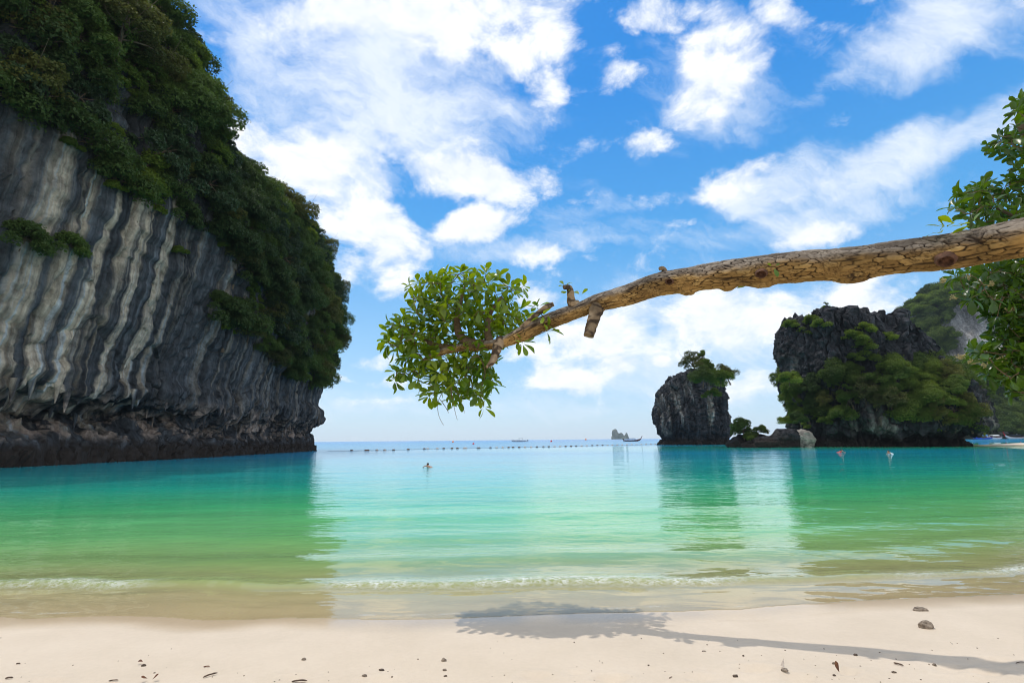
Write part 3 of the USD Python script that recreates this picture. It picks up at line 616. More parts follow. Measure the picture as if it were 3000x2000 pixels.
def karst_noise(P, s=1.0, seed=80):
    f = np.stack([P[:, 0] * 0.45, P[:, 1] * 0.45, P[:, 2] * 0.10], 1)
    g = np.stack([P[:, 0] * 1.3, P[:, 1] * 1.3, P[:, 2] * 0.45], 1)
    return blocks(P, (.5, .5, .17), seed + 9, .5, .9) + blocks(P, (1.0, 1.0, .6), seed + 10, .25, .4) + s * (1.5 * (fbm(P * 0.22, 4, seed) - 0.5) * 2 + 1.3 * (ridged(f, 3, seed + 1) - 0.6) + 1.0 * (ridged(g, 4, seed + 2) - 0.55) + 0.6 * (fbm(P * 1.7, 3, seed + 3) - 0.5))


def pinnacles(k, h, seed):
    return lambda xy: h * (ridged(np.column_stack([xy * k, np.zeros(len(xy))]), 3, seed) ** 2 - 0.35)


pillar_mesh = ring_rock(ppl, ptop, pprof, 150, 30, lambda P: karst_noise(P, 0.8, 80), crown=0.8, crown_noise=(lambda xy: pinnacles(0.45, 1.6, 77)(xy) + pinnacles(1.1, 1.2, 78)(xy)))
tag(obj('rock_pillar', pillar_mesh, LOOK['island'], smooth=30), 'lone dark limestone pillar standing in the sea with a leafy tree on top', 'rock pillar')

# --- the broad island beside it
WX = lambda px, Y=88.0: at(px, 1200, Y)[0]
xL, xR = WX(2368, 96.0), WX(2722, 96.0)
icx, icy = (xL + xR) / 2, 96.0
ang = np.linspace(0, 2 * np.pi, 760, endpoint=False)
ang = ang - 0.35 * np.sin(2 * ang) * 0 
co, si = np.cos(ang), np.sin(ang)
wob = 1 + 0.07 * (fbm(np.column_stack([co * 2.2, si * 2.2, ang * 0]), 4, 91) - 0.5) * 2
ipl = np.column_stack([icx + (xR - xL) / 2 * np.sign(co) * np.abs(co) ** 0.5 * wob, icy + 9.0 * np.sign(si) * np.abs(si) ** 0.7 * wob - 2.0 * co])
ztop_px = [(2200, 960), (2290, 945), (2330, 922), (2372, 905), (2430, 928), (2500, 930), (2545, 938), (2590, 972), (2640, 962), (2690, 1000), (2712, 1080), (2760, 1140), (2800, 1185), (2835, 1235), (2860, 1270), (2900, 1280)]
zt = PchipInterpolator([WX(a, 92.0) for a, b in ztop_px], [at(a, b, 92.0)[2] for a, b in ztop_px], extrapolate=True)
itop = zt(np.clip(ipl[:, 0], WX(2210, 92.0), WX(2890, 92.0))) + 2.2 * (ridged(np.column_stack([ipl * 0.5, ang * 0]), 3, 92) - 0.5)
iu = (ipl[:, 0] - xL) / (xR - xL)


def iprof(v, z):
    notch = -1.1 * np.exp(-((z - 1.4) / 1.1) ** 2) + 0.3 * np.exp(-(z / .6) ** 2)
    front = (si < 0)
    apron = np.where(front, 3.6 * sstep(z, 15, 5) * sstep(iu, 0.10, 0.35) * sstep(z, 1.5, 3.5), 0)
    left = np.where(iu < 0.15, 1.0 * sstep(z, 7, 12) - 0.6 * sstep(z, 18, 26), 0)
    return notch + apron + left - 0.8 * sstep(v, 0.9, 1.0)


island_mesh = ring_rock(ipl, itop, iprof, 200, 40, lambda P: karst_noise(P, 1.0, 100), crown=0.0, crown_noise=(lambda xy: pinnacles(0.3, 3.6, 97)(xy) + pinnacles(0.95, 2.2, 98)(xy)), center=(icx - 3, icy), capz=lambda xy, rz, s: rz * (1 - sstep(s, 0, .25)) + sstep(s, 0, .25) * zt(np.clip(xy[:, 0], WX(2230, 92.0), WX(2890, 92.0))))
tag(obj('rock_island', island_mesh, LOOK['island'], smooth=30), 'broad jagged limestone island covered in trees right of the pillar', 'rock island')

# --- the low rocks that join the two
for i, (px, py, r, sq, lk, lb) in enumerate([
        (2175, 1296, 1.9, (1.3, 1.1, 1.0), 'island', 'low dark rock at the foot of the pillar beside a green bush'),
        (2212, 1293, 1.8, (1.3, 1.0, 1.0), 'island', 'low dark rock topped by a small bush between pillar and island'),
        (2262, 1291, 1.3, (1.7, 1.0, .8), 'pale_rock', 'pale weathered rock slab between pillar and island'),
        (2300, 1288, 2.1, (1.2, 1.0, 1.05), 'island', 'jagged dark boulder leaning on the island at its left foot'),
        (2340, 1284, 1.9, (1.4, 1.0, .9), 'pale_rock', 'grey pitted boulder at the island foot above the dark waterline'),
        (2245, 1300, 1.6, (2.6, 0.9, 0.9), 'island', 'long low black reef rock just above the water between pillar and island')]):
    v, f = blob_rock(r, 200 + i, sq, 5, 0.4)
    v = v + vnormals(v, f) * (0.55 * (ridged(v * 1.1 + i, 4, 210 + i) - 0.5))[:, None]
    Yr = 97.0 if i < 3 else 93.0
    p = at(px, py, Yr)
    tag(obj('boulder', (v + [p[0], Yr, max(0.2, p[2] - 0.2 * r)], f), LOOK[lk], smooth=True), lb, 'rock')

# --- the wooded hill far behind at the right
HY = 300.0
hp = [(2642, 1290), (2640, 1080), (2636, 1010), (2650, 930), (2668, 880), (2700, 830), (2745, 800), (2830, 770), (2950, 760), (3150, 780), (3400, 900)]
hcx = at(3010, 1200, HY + 30)[0]
hx0 = at(2712, 1250, HY + 30)[0]
ang = np.linspace(0, 2 * np.pi, 420, endpoint=False); co, si = np.cos(ang), np.sin(ang)
rx = hcx - hx0
wob = 1 + 0.10 * (fbm(np.column_stack([co * 1.8, si * 1.8, ang * 0]), 3, 111) - 0.5) * 2
hpl = np.column_stack([hcx + rx * co * wob, HY + 30 + 42 * si * wob])
htop = 80 + 8 * (fbm(np.column_stack([hpl * 0.03, ang * 0]), 3, 112) - 0.5) + 0 * co


def hprof(v, z):
    return -6.0 * sstep(z, 55, 85) + 1.5 * sstep(z, 20, 40) * (co < -0.3) + np.where(si < 0, 5 * sstep(z, 34, 6), 0)


def hill_noise(P):
    f = np.stack([P[:, 0] * 0.10, P[:, 1] * 0.10, P[:, 2] * 0.025], 1)
    return 4.0 * (fbm(P * 0.045, 4, 120) - 0.5) * 2 + 3.0 * (ridged(f, 4, 121) - 0.55) + 0.9 * (fbm(P * 0.5, 3, 122) - 0.5)


hill_mesh = ring_rock(hpl, htop, hprof, 130, 40, hill_noise, crown=20, topcurve=1.3)
tag(obj('hill', hill_mesh, LOOK['hill'], smooth=True), 'far steep wooded limestone hill with a pale bare rock face at the right', kind='structure')
# its low wooded foot, running on to the right
lx = np.linspace(at(2660, 1280, 270)[0], at(3500, 1280, 270)[0], 160); ly = np.linspace(252, 320, 50)
LX, LY = np.meshgrid(lx, ly)
wx = (LX - lx[0]) / (lx[-1] - lx[0])
LZ = (2 + 34 * sstep(wx, -0.02, 0.16) * (1 - 0.35 * sstep(wx, 0.25, 0.7))) * sstep(LY, 250, 292) + 7 * (fbm(np.stack([LX * 0.04, LY * 0.05, 0 * LX], -1), 3, 131) - 0.5) - 1.5
V = np.vstack([np.stack([LX, LY, LZ], -1).reshape(-1, 3)])
foot_mesh = (V, grid_faces(50, 160))
LOOK['forest_floor'] = mottled('forest_floor', (0.02, 0.03, 0.012), (0.07, 0.07, 0.05), 0.3, 0.9, 0.4, 0.3)
tag(obj('hillside', foot_mesh, LOOK['forest_floor'], smooth=True), 'low wooded slope at the foot of the far hill behind the boats', kind='structure')

# --- the tiny island on the horizon
FY = 2600.0
fx = lambda px: at(px, 1284, FY)[0]
parts = []
for px, hw, topy, sd in ((1803, 11, 1255, 1), (1812, 8, 1268, 2), (1822, 9, 1267, 3), (1830, 8, 1272, 4), (1838, 7, 1266, 5), (1818, 22, 1277, 6)):
    h = at(px, topy, FY)[2]; w = hw / FPX * FY
    a2 = np.linspace(0, 2 * np.pi, 48, endpoint=False)
    pl = np.column_stack([fx(px) + w * np.cos(a2), FY + 0.8 * w * np.sin(a2) + 4 * sd])
    parts.append(ring_rock(pl, np.full(48, h * 0.86), lambda v, z: np.full(48, -w * 0.42 * v ** 2), 26, 8, lambda P: 7 * (fbm(P * 0.05, 4, 140) - 0.5) * 2, zb=-4, crown=h * 0.12))
tag(obj('far_island', join(parts), LOOK['far_island'], smooth=True), 'tiny blue island with one tall tower of rock on the horizon behind the longtail boat', 'island')
# ------------------------------------------------------------------ trees on the rocks
def leaf_cloud(rng, lobes, n, size):
    """n small diamond-shaped leaf sprays spread through flattened lobes (cx, cy, cz, rx, ry, rz)."""
    lobes = np.array(lobes, float)
    w = lobes[:, 3] * lobes[:, 4]; k = rng.choice(len(lobes), n, p=w / w.sum())
    d = rng.normal(size=(n, 3)); d /= np.linalg.norm(d, axis=1, keepdims=True)
    d[:, 2] = np.where(d[:, 2] < -0.55, -d[:, 2] * 0.6, d[:, 2])
    rr = rng.uniform(0.45, 1.0, n) ** 0.5
    rr = rr * (0.62 + 0.8 * fbm(d * 1.7 + lobes[k, :3] * 1.3, 3, 77))
    rr = np.where(rng.random(n) < 0.12, rr * rng.uniform(1.0, 1.25, n), rr)
    c = lobes[k, :3] + d * lobes[k, 3:] * rr[:, None]
    nrm = d * 0.7 + rng.normal(size=(n, 3)) * 0.55 + [0, 0, 0.45]; nrm /= np.linalg.norm(nrm, axis=1, keepdims=True)
    a = np.cross(nrm, rng.normal(size=(n, 3))); a /= np.linalg.norm(a, axis=1, keepdims=True); b = np.cross(nrm, a)
    s = size * rng.uniform(0.6, 1.35, n)[:, None]
    v = np.stack([c - a * s, c + b * s * 0.5 + nrm * s * 0.12, c + a * s - nrm * s * 0.18, c - b * s * 0.5 + nrm * s * 0.12], 1).reshape(-1, 3)
    i = np.arange(n)[:, None] * 4
    return v, np.vstack([i + [0, 1, 2], i + [0, 2, 3]])


def tree_kind(name, seed, h, spread, flat, nleaf, leaf, mat, bare=0, lobes_n=9, i_kind=0):
    """A class prim under /World with a trunk and a crown; the trees refer to it."""
    rng = np.random.default_rng(seed)
    p = stage.CreateClassPrim(f'/World/{name}')
    th = h * rng.uniform(0.42, 0.55); bend = rng.normal(0, 0.12, 2) * h
    tp = np.array([[0, 0, -0.12 * h], [bend[0] * 0.2, bend[1] * 0.2, th * 0.4], [bend[0] * 0.6, bend[1] * 0.6, th * 0.75], [bend[0], bend[1], th]])
    parts = [tube(CubicSpline([0, .45, .8, 1], tp)(np.linspace(0, 1, 7)), np.linspace(0.035, 0.02, 7) * h, 6)]
    lobes = []
    for k in range(lobes_n):
        az = k * 2.4 + rng.normal(0, .4); rad = spread * math.sqrt((k + 0.3) / lobes_n) * rng.uniform(0.75, 1.1)
        c = np.array([bend[0] + rad * math.cos(az), bend[1] + rad * math.sin(az), h * (0.88 - 0.5 * (rad / spread) ** 2 * flat + rng.normal(0, 0.1))])
        r = spread * rng.choice([0.22, 0.3, 0.4, 0.54])
        lobes.append((*c, r, r * rng.uniform(.8, 1.1), r * rng.uniform(.6, .9)))
        parts.append(tube(CubicSpline([0, .5, 1], [tp[2 + (k % 2)], (tp[-1] + c) / 2 + rng.normal(0, .05, 3) * h, c])(np.linspace(0, 1, 5)), np.linspace(0.014, 0.004, 5) * h, 4, False))
    for k in range(bare):
        a = rng.uniform(0, 6.28); e = np.array([bend[0] + spread * 1.25 * math.cos(a), bend[1] + spread * 1.25 * math.sin(a), h * rng.uniform(.95, 1.25)])
        parts.append(tube(CubicSpline([0, .5, 1], [tp[-1], (tp[-1] + e) / 2 + rng.normal(0, .08, 3) * h, e])(np.linspace(0, 1, 6)), np.linspace(0.006, 0.0015, 6) * h, 4, False))
    obj('trunk', join(parts), LOOK['stem'], p)
    obj('crown', leaf_cloud(rng, lobes, nleaf, leaf), LOOK[mat[i_kind]], p)
    return p.GetPath()


KINDS = {}
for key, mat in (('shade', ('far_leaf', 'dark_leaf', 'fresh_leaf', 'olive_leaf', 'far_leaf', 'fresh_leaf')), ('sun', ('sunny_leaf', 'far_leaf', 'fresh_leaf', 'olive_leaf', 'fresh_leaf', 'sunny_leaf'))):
    KINDS[key] = [tree_kind(f'{key}_tree_kind_{w}', 300 + i * 7 + (key == 'sun') * 50, h, s, fl, n, l, mat, b, ln, i) for i, (w, h, s, fl, n, l, b, ln) in enumerate([
        ('broad', 4.2, 2.9, 1.3, 9500, 0.15, 0, 24), ('round', 4.0, 2.2, 1.5, 8000, 0.15, 0, 20), ('tall', 5.8, 1.9, 1.7, 7500, 0.145, 0, 20), ('loose', 5.0, 2.6, 1.0, 5200, 0.14, 2, 17), ('low', 2.4, 2.4, 1.3, 7000, 0.14, 0, 20), ('shrub', 1.8, 1.5, 1.2, 3200, 0.125, 0, 11)])]


def surface_points(mesh, n, rng):
    V, F = mesh
    a, b, c = V[F[:, 0]], V[F[:, 1]], V[F[:, 2]]
    nn = np.cross(b - a, c - a); ar = np.linalg.norm(nn, axis=1)
    k = rng.choice(len(F), n, p=ar / ar.sum()); r = rng.random((n, 2)); r = np.where(r.sum(1, keepdims=True) > 1, 1 - r, r)
    return a[k] + (b[k] - a[k]) * r[:, :1] + (c[k] - a[k]) * r[:, 1:], nn[k] / ar[k][:, None]


def pick(mesh, regions, n_cand, rng, facing=-0.15, occl=None):
    """Candidates seen from the beach inside the regions; each region: (polygon in the photograph, spacing in metres, kinds, sizes, label, group)."""
    P, N = surface_points(mesh, n_cand, rng)
    view = EYE - P; view /= np.linalg.norm(view, axis=1, keepdims=True)
    ok = ((N * view).sum(1) > facing) & (P[:, 2] > 1.5) & (((P - EYE) @ fw) > 3)
    P, N = P[ok], N[ok]; uv = project(P)
    out = []
    for poly, gap, kinds, lo, hi, label, group in regions:
        idx = np.nonzero(inside(poly, uv))[0]; chosen = []
        for i in idx:
            if not chosen or (((np.array([q[0] for q in chosen]) - P[i]) ** 2).sum(1) > (gap * np.array([q[1] for q in chosen])) ** 2).all():
                chosen.append((P[i], rng.uniform(0.7, 1.3)))
                k = kinds[rng.integers(len(kinds))]; lb = zone_label(P[i], k, *label) if isinstance(label, tuple) else label
                out.append((P[i], N[i], k, rng.uniform(lo, hi), lb, 'trees: ' + lb if isinstance(label, tuple) else group))
    return out


LOOKS_WORD = ['broad-crowned', 'round-crowned', 'narrow', 'feathery', 'spreading', 'bushy']


def zone_label(P, k, label, zones):
    """zones: the words for where along the rock, by the photograph's x; the label then says the crown's shape and the zone."""
    px = project(P)[0]
    w = next(t for lim, t in zones if px[0] < lim)
    a, b = (330, 720) if 'cliff' in label else (1120, 1190) if 'island' in label else (880, 960) if 'hill' in label else (1140, 1200)
    return f'{LOOKS_WORD[k]} {label} {w}, ' + ('high up' if px[1] < a else 'halfway up' if px[1] < b else 'low down')


def plant(items, name, cat, key, rng, lean=0.35, limit=300):
    for P, N, k, s, label, group in items[:limit]:
        t = N * 0.8 + np.array([0, 0, 1.0]) * 1.0; h = t[:2] / np.linalg.norm(t) * lean
        thing(name, label, cat, loc=P - N * 0.25 * s - np.array([0, 0, 0.25 * s]), rz=float(rng.uniform(0, 6.28)) if lean < .2 else 0.0, scale=float(s), tilt=(-h[1] + rng.normal(0, .12), h[0] + rng.normal(0, .12)), group=group, ref=KINDS[key][k])


rng = np.random.default_rng(41)
crest = [(560, -400), (760, -200), (640, 0), (660, 260), (720, 400), (800, 500), (900, 610), (1030, 690), (960, 740), (820, 640), (700, 560), (640, 430), (585, 250), (560, 0)]
upper = [(-60, -250), (560, -250), (600, 120), (590, 330), (580, 470), (620, 600), (540, 660), (420, 650), (290, 600), (240, 500), (160, 420), (-60, 350)]
shoulder = [(600, 440), (700, 520), (830, 620), (1010, 700), (1020, 900), (985, 1100), (930, 1150), (800, 1110), (720, 1030), (650, 1020), (630, 900), (660, 800), (640, 700), (590, 560)]
ledge = [(40, 670), (250, 660), (260, 740), (60, 760)]
specks = [(100, 380), (600, 560), (680, 800), (640, 1050), (560, 900), (420, 640), (250, 560)]
left_trees = pick(cliff_mesh, [
    (crest, 2.5, [0, 2, 3, 3, 1, 2], .55, 1.05, ('tree on the crest of the left cliff', [(660, 'near the top of the picture'), (800, 'above its shoulder'), (9999, 'at its right end')]), 'trees along the crest of the left cliff'),
    (shoulder, 2.1, [0, 1, 2, 3, 4, 0], .6, 1.15, ('tree on the right shoulder of the left cliff', [(760, 'beside the bare rock'), (880, 'in its middle'), (9999, 'next to the sky')]), 'trees on the right shoulder of the left cliff'),
    (upper, 2.3, [0, 1, 4, 0, 2, 3], .6, 1.2, ('tree on the upper wall of the left cliff', [(150, 'at the left edge'), (350, 'left of its middle'), (9999, 'above the pale streaks')]), 'trees on the upper wall of the left cliff'),
    (ledge, 2.2, [4], .6, .8, 'low spreading shrub on the ledge at the left edge above the pale streaks', 'shrubs on the ledge of the left cliff'),
    (specks, 4.8, [5], .45, .8, 'small shrub rooted in a crack among the pale streaks of the left cliff', 'shrubs among the streaks of the left cliff')], 110000, rng, facing=-0.3)
left_trees.sort(key=lambda t: -t[3] / np.linalg.norm(t[0] - EYE))
print('cliff trees', len(left_trees))
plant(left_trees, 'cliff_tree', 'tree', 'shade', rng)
rest = left_trees[300:]
if rest:                                       # the smallest of them, past the three hundred built one by one
    pi = UsdGeom.PointInstancer.Define(stage, '/World/cliff_shrubbery'); protos = []
    for k in range(6):
        x = UsdGeom.Xform.Define(stage, f'/World/cliff_shrubbery/shrub_kind_{"abcdef"[k]}'); x.GetPrim().GetReferences().AddInternalReference(KINDS['shade'][k]); protos.append(x.GetPath())
    pi.CreatePrototypesRel().SetTargets(protos)
    pi.CreateProtoIndicesAttr(Vt.IntArray([int(t[2]) for t in rest])); pi.CreatePositionsAttr(Vt.Vec3fArray([Gf.Vec3f(*map(float, t[0] - t[1] * .3 * t[3])) for t in rest]))
    pi.CreateScalesAttr(Vt.Vec3fArray([Gf.Vec3f(float(t[3])) for t in rest]))
    ors = []
    for t in rest:
        a_ = rng.uniform(0, 6.28) / 2; ors.append(Gf.Quath(math.cos(a_), 0, 0, math.sin(a_)))
    pi.CreateOrientationsAttr(Vt.QuathArray(ors))
    tag(pi.GetPrim(), 'small shrubs filling the gaps between the trees on the left cliff', kind='stuff')

island_low = [(2285, 1130), (2390, 1140), (2440, 1120), (2480, 1090), (2540, 1110), (2620, 1080), (2690, 1090), (2740, 1110), (2790, 1150), (2835, 1190), (2850, 1265), (2760, 1262), (2620, 1250), (2560, 1200), (2470, 1230), (2380, 1250), (2330, 1230), (2300, 1150)]
island_top = [(2300, 930), (2350, 930), (2420, 960), (2560, 960), (2600, 1000), (2540, 1010), (2480, 1000), (2390, 980), (2310, 980)]
isl = pick(island_mesh, [
    (island_low, 1.75, [0, 1, 2, 3, 4, 0], .5, .95, ('tree on the lower flank of the island', [(2440, 'at its left'), (2620, 'in its middle'), (9999, 'at its right')]), 'trees on the lower flank of the island'),
    ([(2500, 960), (2545, 960), (2545, 1060), (2505, 1060)], 1.6, [5, 4], .45, .8, 'bush in the leafy strip down the bare rock in the middle of the island', 'bushes down the middle of the island'),
    (island_top, 2.6, [5, 4], .4, .7, 'small shrub growing on the bare jagged top of the island', 'shrubs on the top of the island')], 40000, rng)
isl += [(at(2428, 922, 92.0), np.array([0, -.2, 1.0]), 2, .42, 'single small tree standing upright on the summit of the jagged island', None),
        (at(2700, 1085, 90.0), np.array([0, -.3, 1.0]), 0, 1.1, 'wide tree at the right shoulder of the jagged island against the far hill', None),
        (at(2775, 1150, 90.0), np.array([.2, -.3, 1.0]), 0, 1.3, 'big spreading tree overhanging the right end of the jagged island', None),
        (at(2310, 1120, 88.0), np.array([-.8, -.3, .6]), 4, .8, 'flat spreading tree jutting from the left edge of the jagged island', None)]
print('island trees', len(isl))
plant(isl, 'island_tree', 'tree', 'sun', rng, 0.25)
for px, py, Yp, k, s, lb in ((2075, 1112, 97.5, 2, 1.0, 'large loose-crowned tree crowning the lone pillar'), (2040, 1092, 99.0, 3, .85, 'half-bare tree at the left of the pillar top'), (2112, 1118, 97.0, 4, 1.0, 'round bush below the pillar tree on its right side'),
                             (2060, 1125, 95.0, 0, .75, 'low spreading bush over the rim of the pillar'), (2138, 1116, 98.0, 3, .7, 'small twiggy shrub at the right rim of the pillar'), (2085, 1160, 94.2, 5, .9, 'small creeper bush hanging down the face of the pillar')):
    plant([(at(px, py, Yp), np.array([0, -.2, 1.0]), k, s, lb, None)], 'pillar_tree', 'tree', 'sun', rng, .1)
for px, py, Yp, k, s, lb in ((2180, 1275, 95, 1, .85, 'bright green bush at the right foot of the pillar'), (2198, 1290, 94, 5, .9, 'low light green bush in front of the bush at the pillar foot'), (2222, 1268, 95, 5, .9, 'small yellowish bush on the low rocks between pillar and island'),
                             (2305, 1240, 90, 4, .55, 'pale green bush beside the pale rocks at the left foot of the island'), (2345, 1240, 88, 1, .6, 'rounded bush above the grey boulder at the island foot')):
    plant([(at(px, py, Yp), np.array([0, -.2, 1.0]), k, s, lb, None)], 'shore_bush', 'bush', 'sun', rng, .1)

hill_face = [(2630, 1060), (2640, 900), (2700, 810), (2740, 700), (3250, 600), (3250, 1010), (2960, 960), (2880, 900), (2800, 880), (2780, 1040), (2735, 1050), (2715, 960), (2705, 1100), (2645, 1110)]
hill_foot = [(2620, 1030), (2760, 1040), (2900, 1050), (3200, 1020), (3200, 1290), (2600, 1290)]
ht = pick(foot_mesh, [(hill_foot, 7.0, [0, 1, 0, 2], 2.0, 3.0, ('tree in the wood behind the moored boats', [(2820, 'next to the island'), (9999, 'below the leafy tree')]), 'trees of the wood behind the moored boats')], 12000, rng)
ht2 = pick(hill_mesh, [(hill_face, 5.4, [0, 1, 4, 4], 1.9, 3.0, ('tree on the far hill', [(2760, 'along its left edge'), (9999, 'above the pale rock face')]), 'trees on the far hill')], 30000, rng)
print('hill trees', len(ht), len(ht2))
plant(ht[:230], 'forest_tree', 'tree', 'sun', rng, .15)
plant(ht2, 'hill_tree', 'tree', 'sun', rng, .3)


# ------------------------------------------------------------------ near leaves and twigs
def leaf_shape(rng, L, W, curl, fold):
    """A drooping obovate leaf along +x, 24 triangles; base at the origin."""
    s = np.array([0, 0.14, 0.34, 0.56, 0.76, 0.91, 1.0]); w = np.array([0.03, 0.22, 0.62, 0.95, 1.0, 0.62, 0.06]) * W / 2
    x = s * L; z = -curl * L * s ** 2
    V = np.vstack([np.column_stack([x, w, z + fold * w]), np.column_stack([x, 0 * w, z]), np.column_stack([x, -w, z + fold * w])])
    n = len(s); F = []
    for a, b in ((0, n), (n, 2 * n)):
        for k in range(n - 1):
            F += [(a + k, b + k, b + k + 1), (a + k, b + k + 1, a + k + 1)]
    return V, np.array(F)


def frame(d, nhint):
    x = d / np.linalg.norm(d); y = np.cross(nhint, x); y /= np.linalg.norm(y) + 1e-9
    return np.stack([x, y, np.cross(x, y)], 1)


def rosette(rng, c, d, L, count):
    """Leaves around a twig end c pointing along d."""
    out = []
    B = frame(d, np.array([0, 0, 1.0]) + rng.normal(0, .2, 3))
    for k in range(count):
        az = k * 2.4 + rng.normal(0, .3); el = rng.uniform(0.15, 0.95)
        dirv = B @ np.array([math.sin(el) * 0.5 + rng.uniform(-.1, .45), math.cos(az), math.sin(az)])
        dirv = dirv / np.linalg.norm(dirv) + np.array([0, 0, rng.uniform(-.25, .3)])
        l = L * rng.uniform(.42, 1.2)
        v, f = leaf_shape(rng, l, l * rng.uniform(.40, .52), rng.uniform(-.05, .42), rng.uniform(.02, .6))
        R = frame(dirv, np.array([0, 0, 1.0]) * 1.0 + 0.5 * B[:, 0] + rng.normal(0, .45, 3))
        out.append((v @ R.T + c + 0.02 * dirv / np.linalg.norm(dirv), f))
    return out


def twigs_to(targets, skeleton, rng, r0=0.012):
    """Thin branches that grow from the skeleton points to every target, sharing what is already grown. Returns meshes and the direction at each end."""
    nodes = [np.array(p) for p in skeleton]; order = np.argsort(cKDTree(np.array(skeleton)).query(targets)[0])
    parts, dirs = [], np.zeros((len(targets), 3))
    for i in order:
        t = targets[i]; A = np.array(nodes); d = np.linalg.norm(A - t, axis=1); k = int(np.argmin(d + 0.25 * np.maximum(0, 0.08 - d)))
        a = A[k]; mid = (a + t) / 2 + rng.normal(0, .07, 3) * d[k] + [0, 0, -0.04 * d[k]]
        cv = CubicSpline([0, .5, 1], [a, mid, t])(np.linspace(0, 1, 6))
        r = r0 * min(1, 0.35 + d[k])
        parts.append(tube(cv, np.linspace(r, r * 0.4, 6), 5, False)); nodes += list(cv[1:])
        dirs[i] = cv[-1] - cv[-2]
    return parts, dirs


def add_leaves(root, leaves, look, name='leaf'):
    """The 300 leaves that show largest are parts of their own; the rest is one part."""
    c = np.array([v.mean(0) for v, f in leaves]); px = project(c)
    seen = (px[:, 0] > -20) & (px[:, 0] < 3020) & (px[:, 1] > -20) & (px[:, 1] < 2020)
    size = np.array([np.ptp(project(v), axis=0).prod() for v, f in leaves]) * seen / np.linalg.norm(c - EYE, axis=1) ** 2
    big = set(np.argsort(-size)[:300].tolist())
    for i in sorted(big):
        obj(name, leaves[i], LOOK[look], root, smooth=True)
    rest = [leaves[i] for i in range(len(leaves)) if i not in big]
    if rest:
        tag(obj('foliage', join(rest), LOOK[look], root, smooth=True), kind='stuff')


# ------------------------------------------------------------------ the leaning tree over the beach
tree = thing('leaning_tree', 'long bent tree with cracked golden bark reaching over the beach to a green leaf cluster', 'tree')
TD = lambda px: 5.85 - (px - 1250) / 1750 * 2.35                 # metres in front of the eye along the trunk
cl = [(1232, 1062, 8), (1275, 1038, 18), (1352, 1018, 23), (1467, 1004, 32), (1530, 977, 42), (1600, 944, 44), (1696, 908, 46), (1760, 885, 53), (1837, 864, 60), (1900, 842, 65), (1990, 823, 68), (2100, 806, 79), (2245, 790, 88), (2400, 777, 90), (2551, 765, 92), (2680, 748, 99), (2806, 732, 105), (2900, 714, 111), (3000, 694, 117)]
ctr = np.array([at(x, y, TD(x)) for x, y, w in cl]); rad = np.array([w / 2 / FPX * np.dot(c - EYE, fw) for (x, y, w), c in zip(cl, ctr)])
e = ctr[-1]
ext = np.array([e + [.5, -.12, .09], e + [1.1, -.25, .12], e + [1.75, -.3, -.1], e + [2.25, -.25, -.75], e + [2.45, -.15, -1.6], e + [2.55, 0, -2.6], e + [2.65, .05, -3.2]])
ctr = np.vstack([ctr, ext]); rad = np.concatenate([rad, rad[-1] * np.array([1.06, 1.15, 1.25, 1.35, 1.45, 1.7, 2.0])])
arc = np.concatenate([[0], np.cumsum(np.linalg.norm(np.diff(ctr, axis=0), axis=1))])
csp, crad = CubicSpline(arc, ctr), PchipInterpolator(arc, rad)
svis = arc[len(cl) - 1]
ss = np.concatenate([np.linspace(0, svis + .3, 1000), np.linspace(svis + .35, arc[-1], 120)]); NT = 150
C, T = csp(ss), csp(ss, 1); T /= np.linalg.norm(T, axis=1, keepdims=True)
Uu = np.array([0, 0, 1.0]) - T * T[:, 2:3]; Uu[T[:, 2] > .9] = [0, 1, 0]
for k in range(1, len(Uu)):
    u_ = Uu[k] if np.linalg.norm(Uu[k]) > .35 else Uu[k - 1] - T[k] * (Uu[k - 1] @ T[k]); Uu[k] = u_ / np.linalg.norm(u_)
Uu[0] /= np.linalg.norm(Uu[0]); W_ = np.cross(T, Uu)                                    # W_: away from the eye or towards it
th = np.linspace(0, 2 * np.pi, NT, endpoint=False)
SS, TH = np.meshgrid(ss, th, indexing='ij'); RR = crad(SS)
# cracked plates: cells like uneven bricks along the trunk
dom = np.stack([SS, RR * np.cos(TH), RR * np.sin(TH)], -1)
wx = 0.06 * (fbm(dom * 9, 3, 151) - 0.5) * 2; wy = 0.028 * (fbm(dom * 9 + 5, 3, 152) - 0.5) * 2
cl_s, cl_c = 0.135, 0.042
scl = np.clip(RR / 0.16, 0.25, 1.2)
qa = np.cumsum(np.gradient(ss) / (cl_s * np.clip(crad(ss) / 0.16, 0.35, 1.2)))[:, None] + (wx / cl_s)
nround = 24
qb = TH / (2 * np.pi) * nround + wy / cl_c
brg = np.random.default_rng(5)
seeds = []
for i in range(-2, int(qa.max()) + 3):
    for j in range(-2, nround + 3):
        h_ = np.random.default_rng((i + 10) * 1000 + (j % nround)).random(3)
        seeds.append((i + 0.5 * (j % 2) + .62 * (h_[0] - .5), j + .6 * (h_[1] - .5), h_[2]))
seeds = np.array(seeds)
dst, ix = cKDTree(seeds[:, :2] * [1.0, 1.0]).query(np.stack([qa, np.broadcast_to(qb, qa.shape)], -1).reshape(-1, 2), k=2)
gap = (dst[:, 1] - dst[:, 0]).reshape(qa.shape); plate = seeds[ix[:, 0], 2].reshape(qa.shape)
ga, gb = 2.3 * qa + .3 * wy / cl_c, 1.75 * qb
s2 = np.array([(i + .9 * (h_[0] - .5), j + .9 * (h_[1] - .5)) for i in range(-2, int(ga.max()) + 3) for j in range(-2, int(gb.max()) + 3) for h_ in [np.random.default_rng(777000 + i * 131 + j).random(2)]])
d2, _ = cKDTree(s2).query(np.stack([ga, np.broadcast_to(gb, ga.shape)], -1).reshape(-1, 2), k=2)
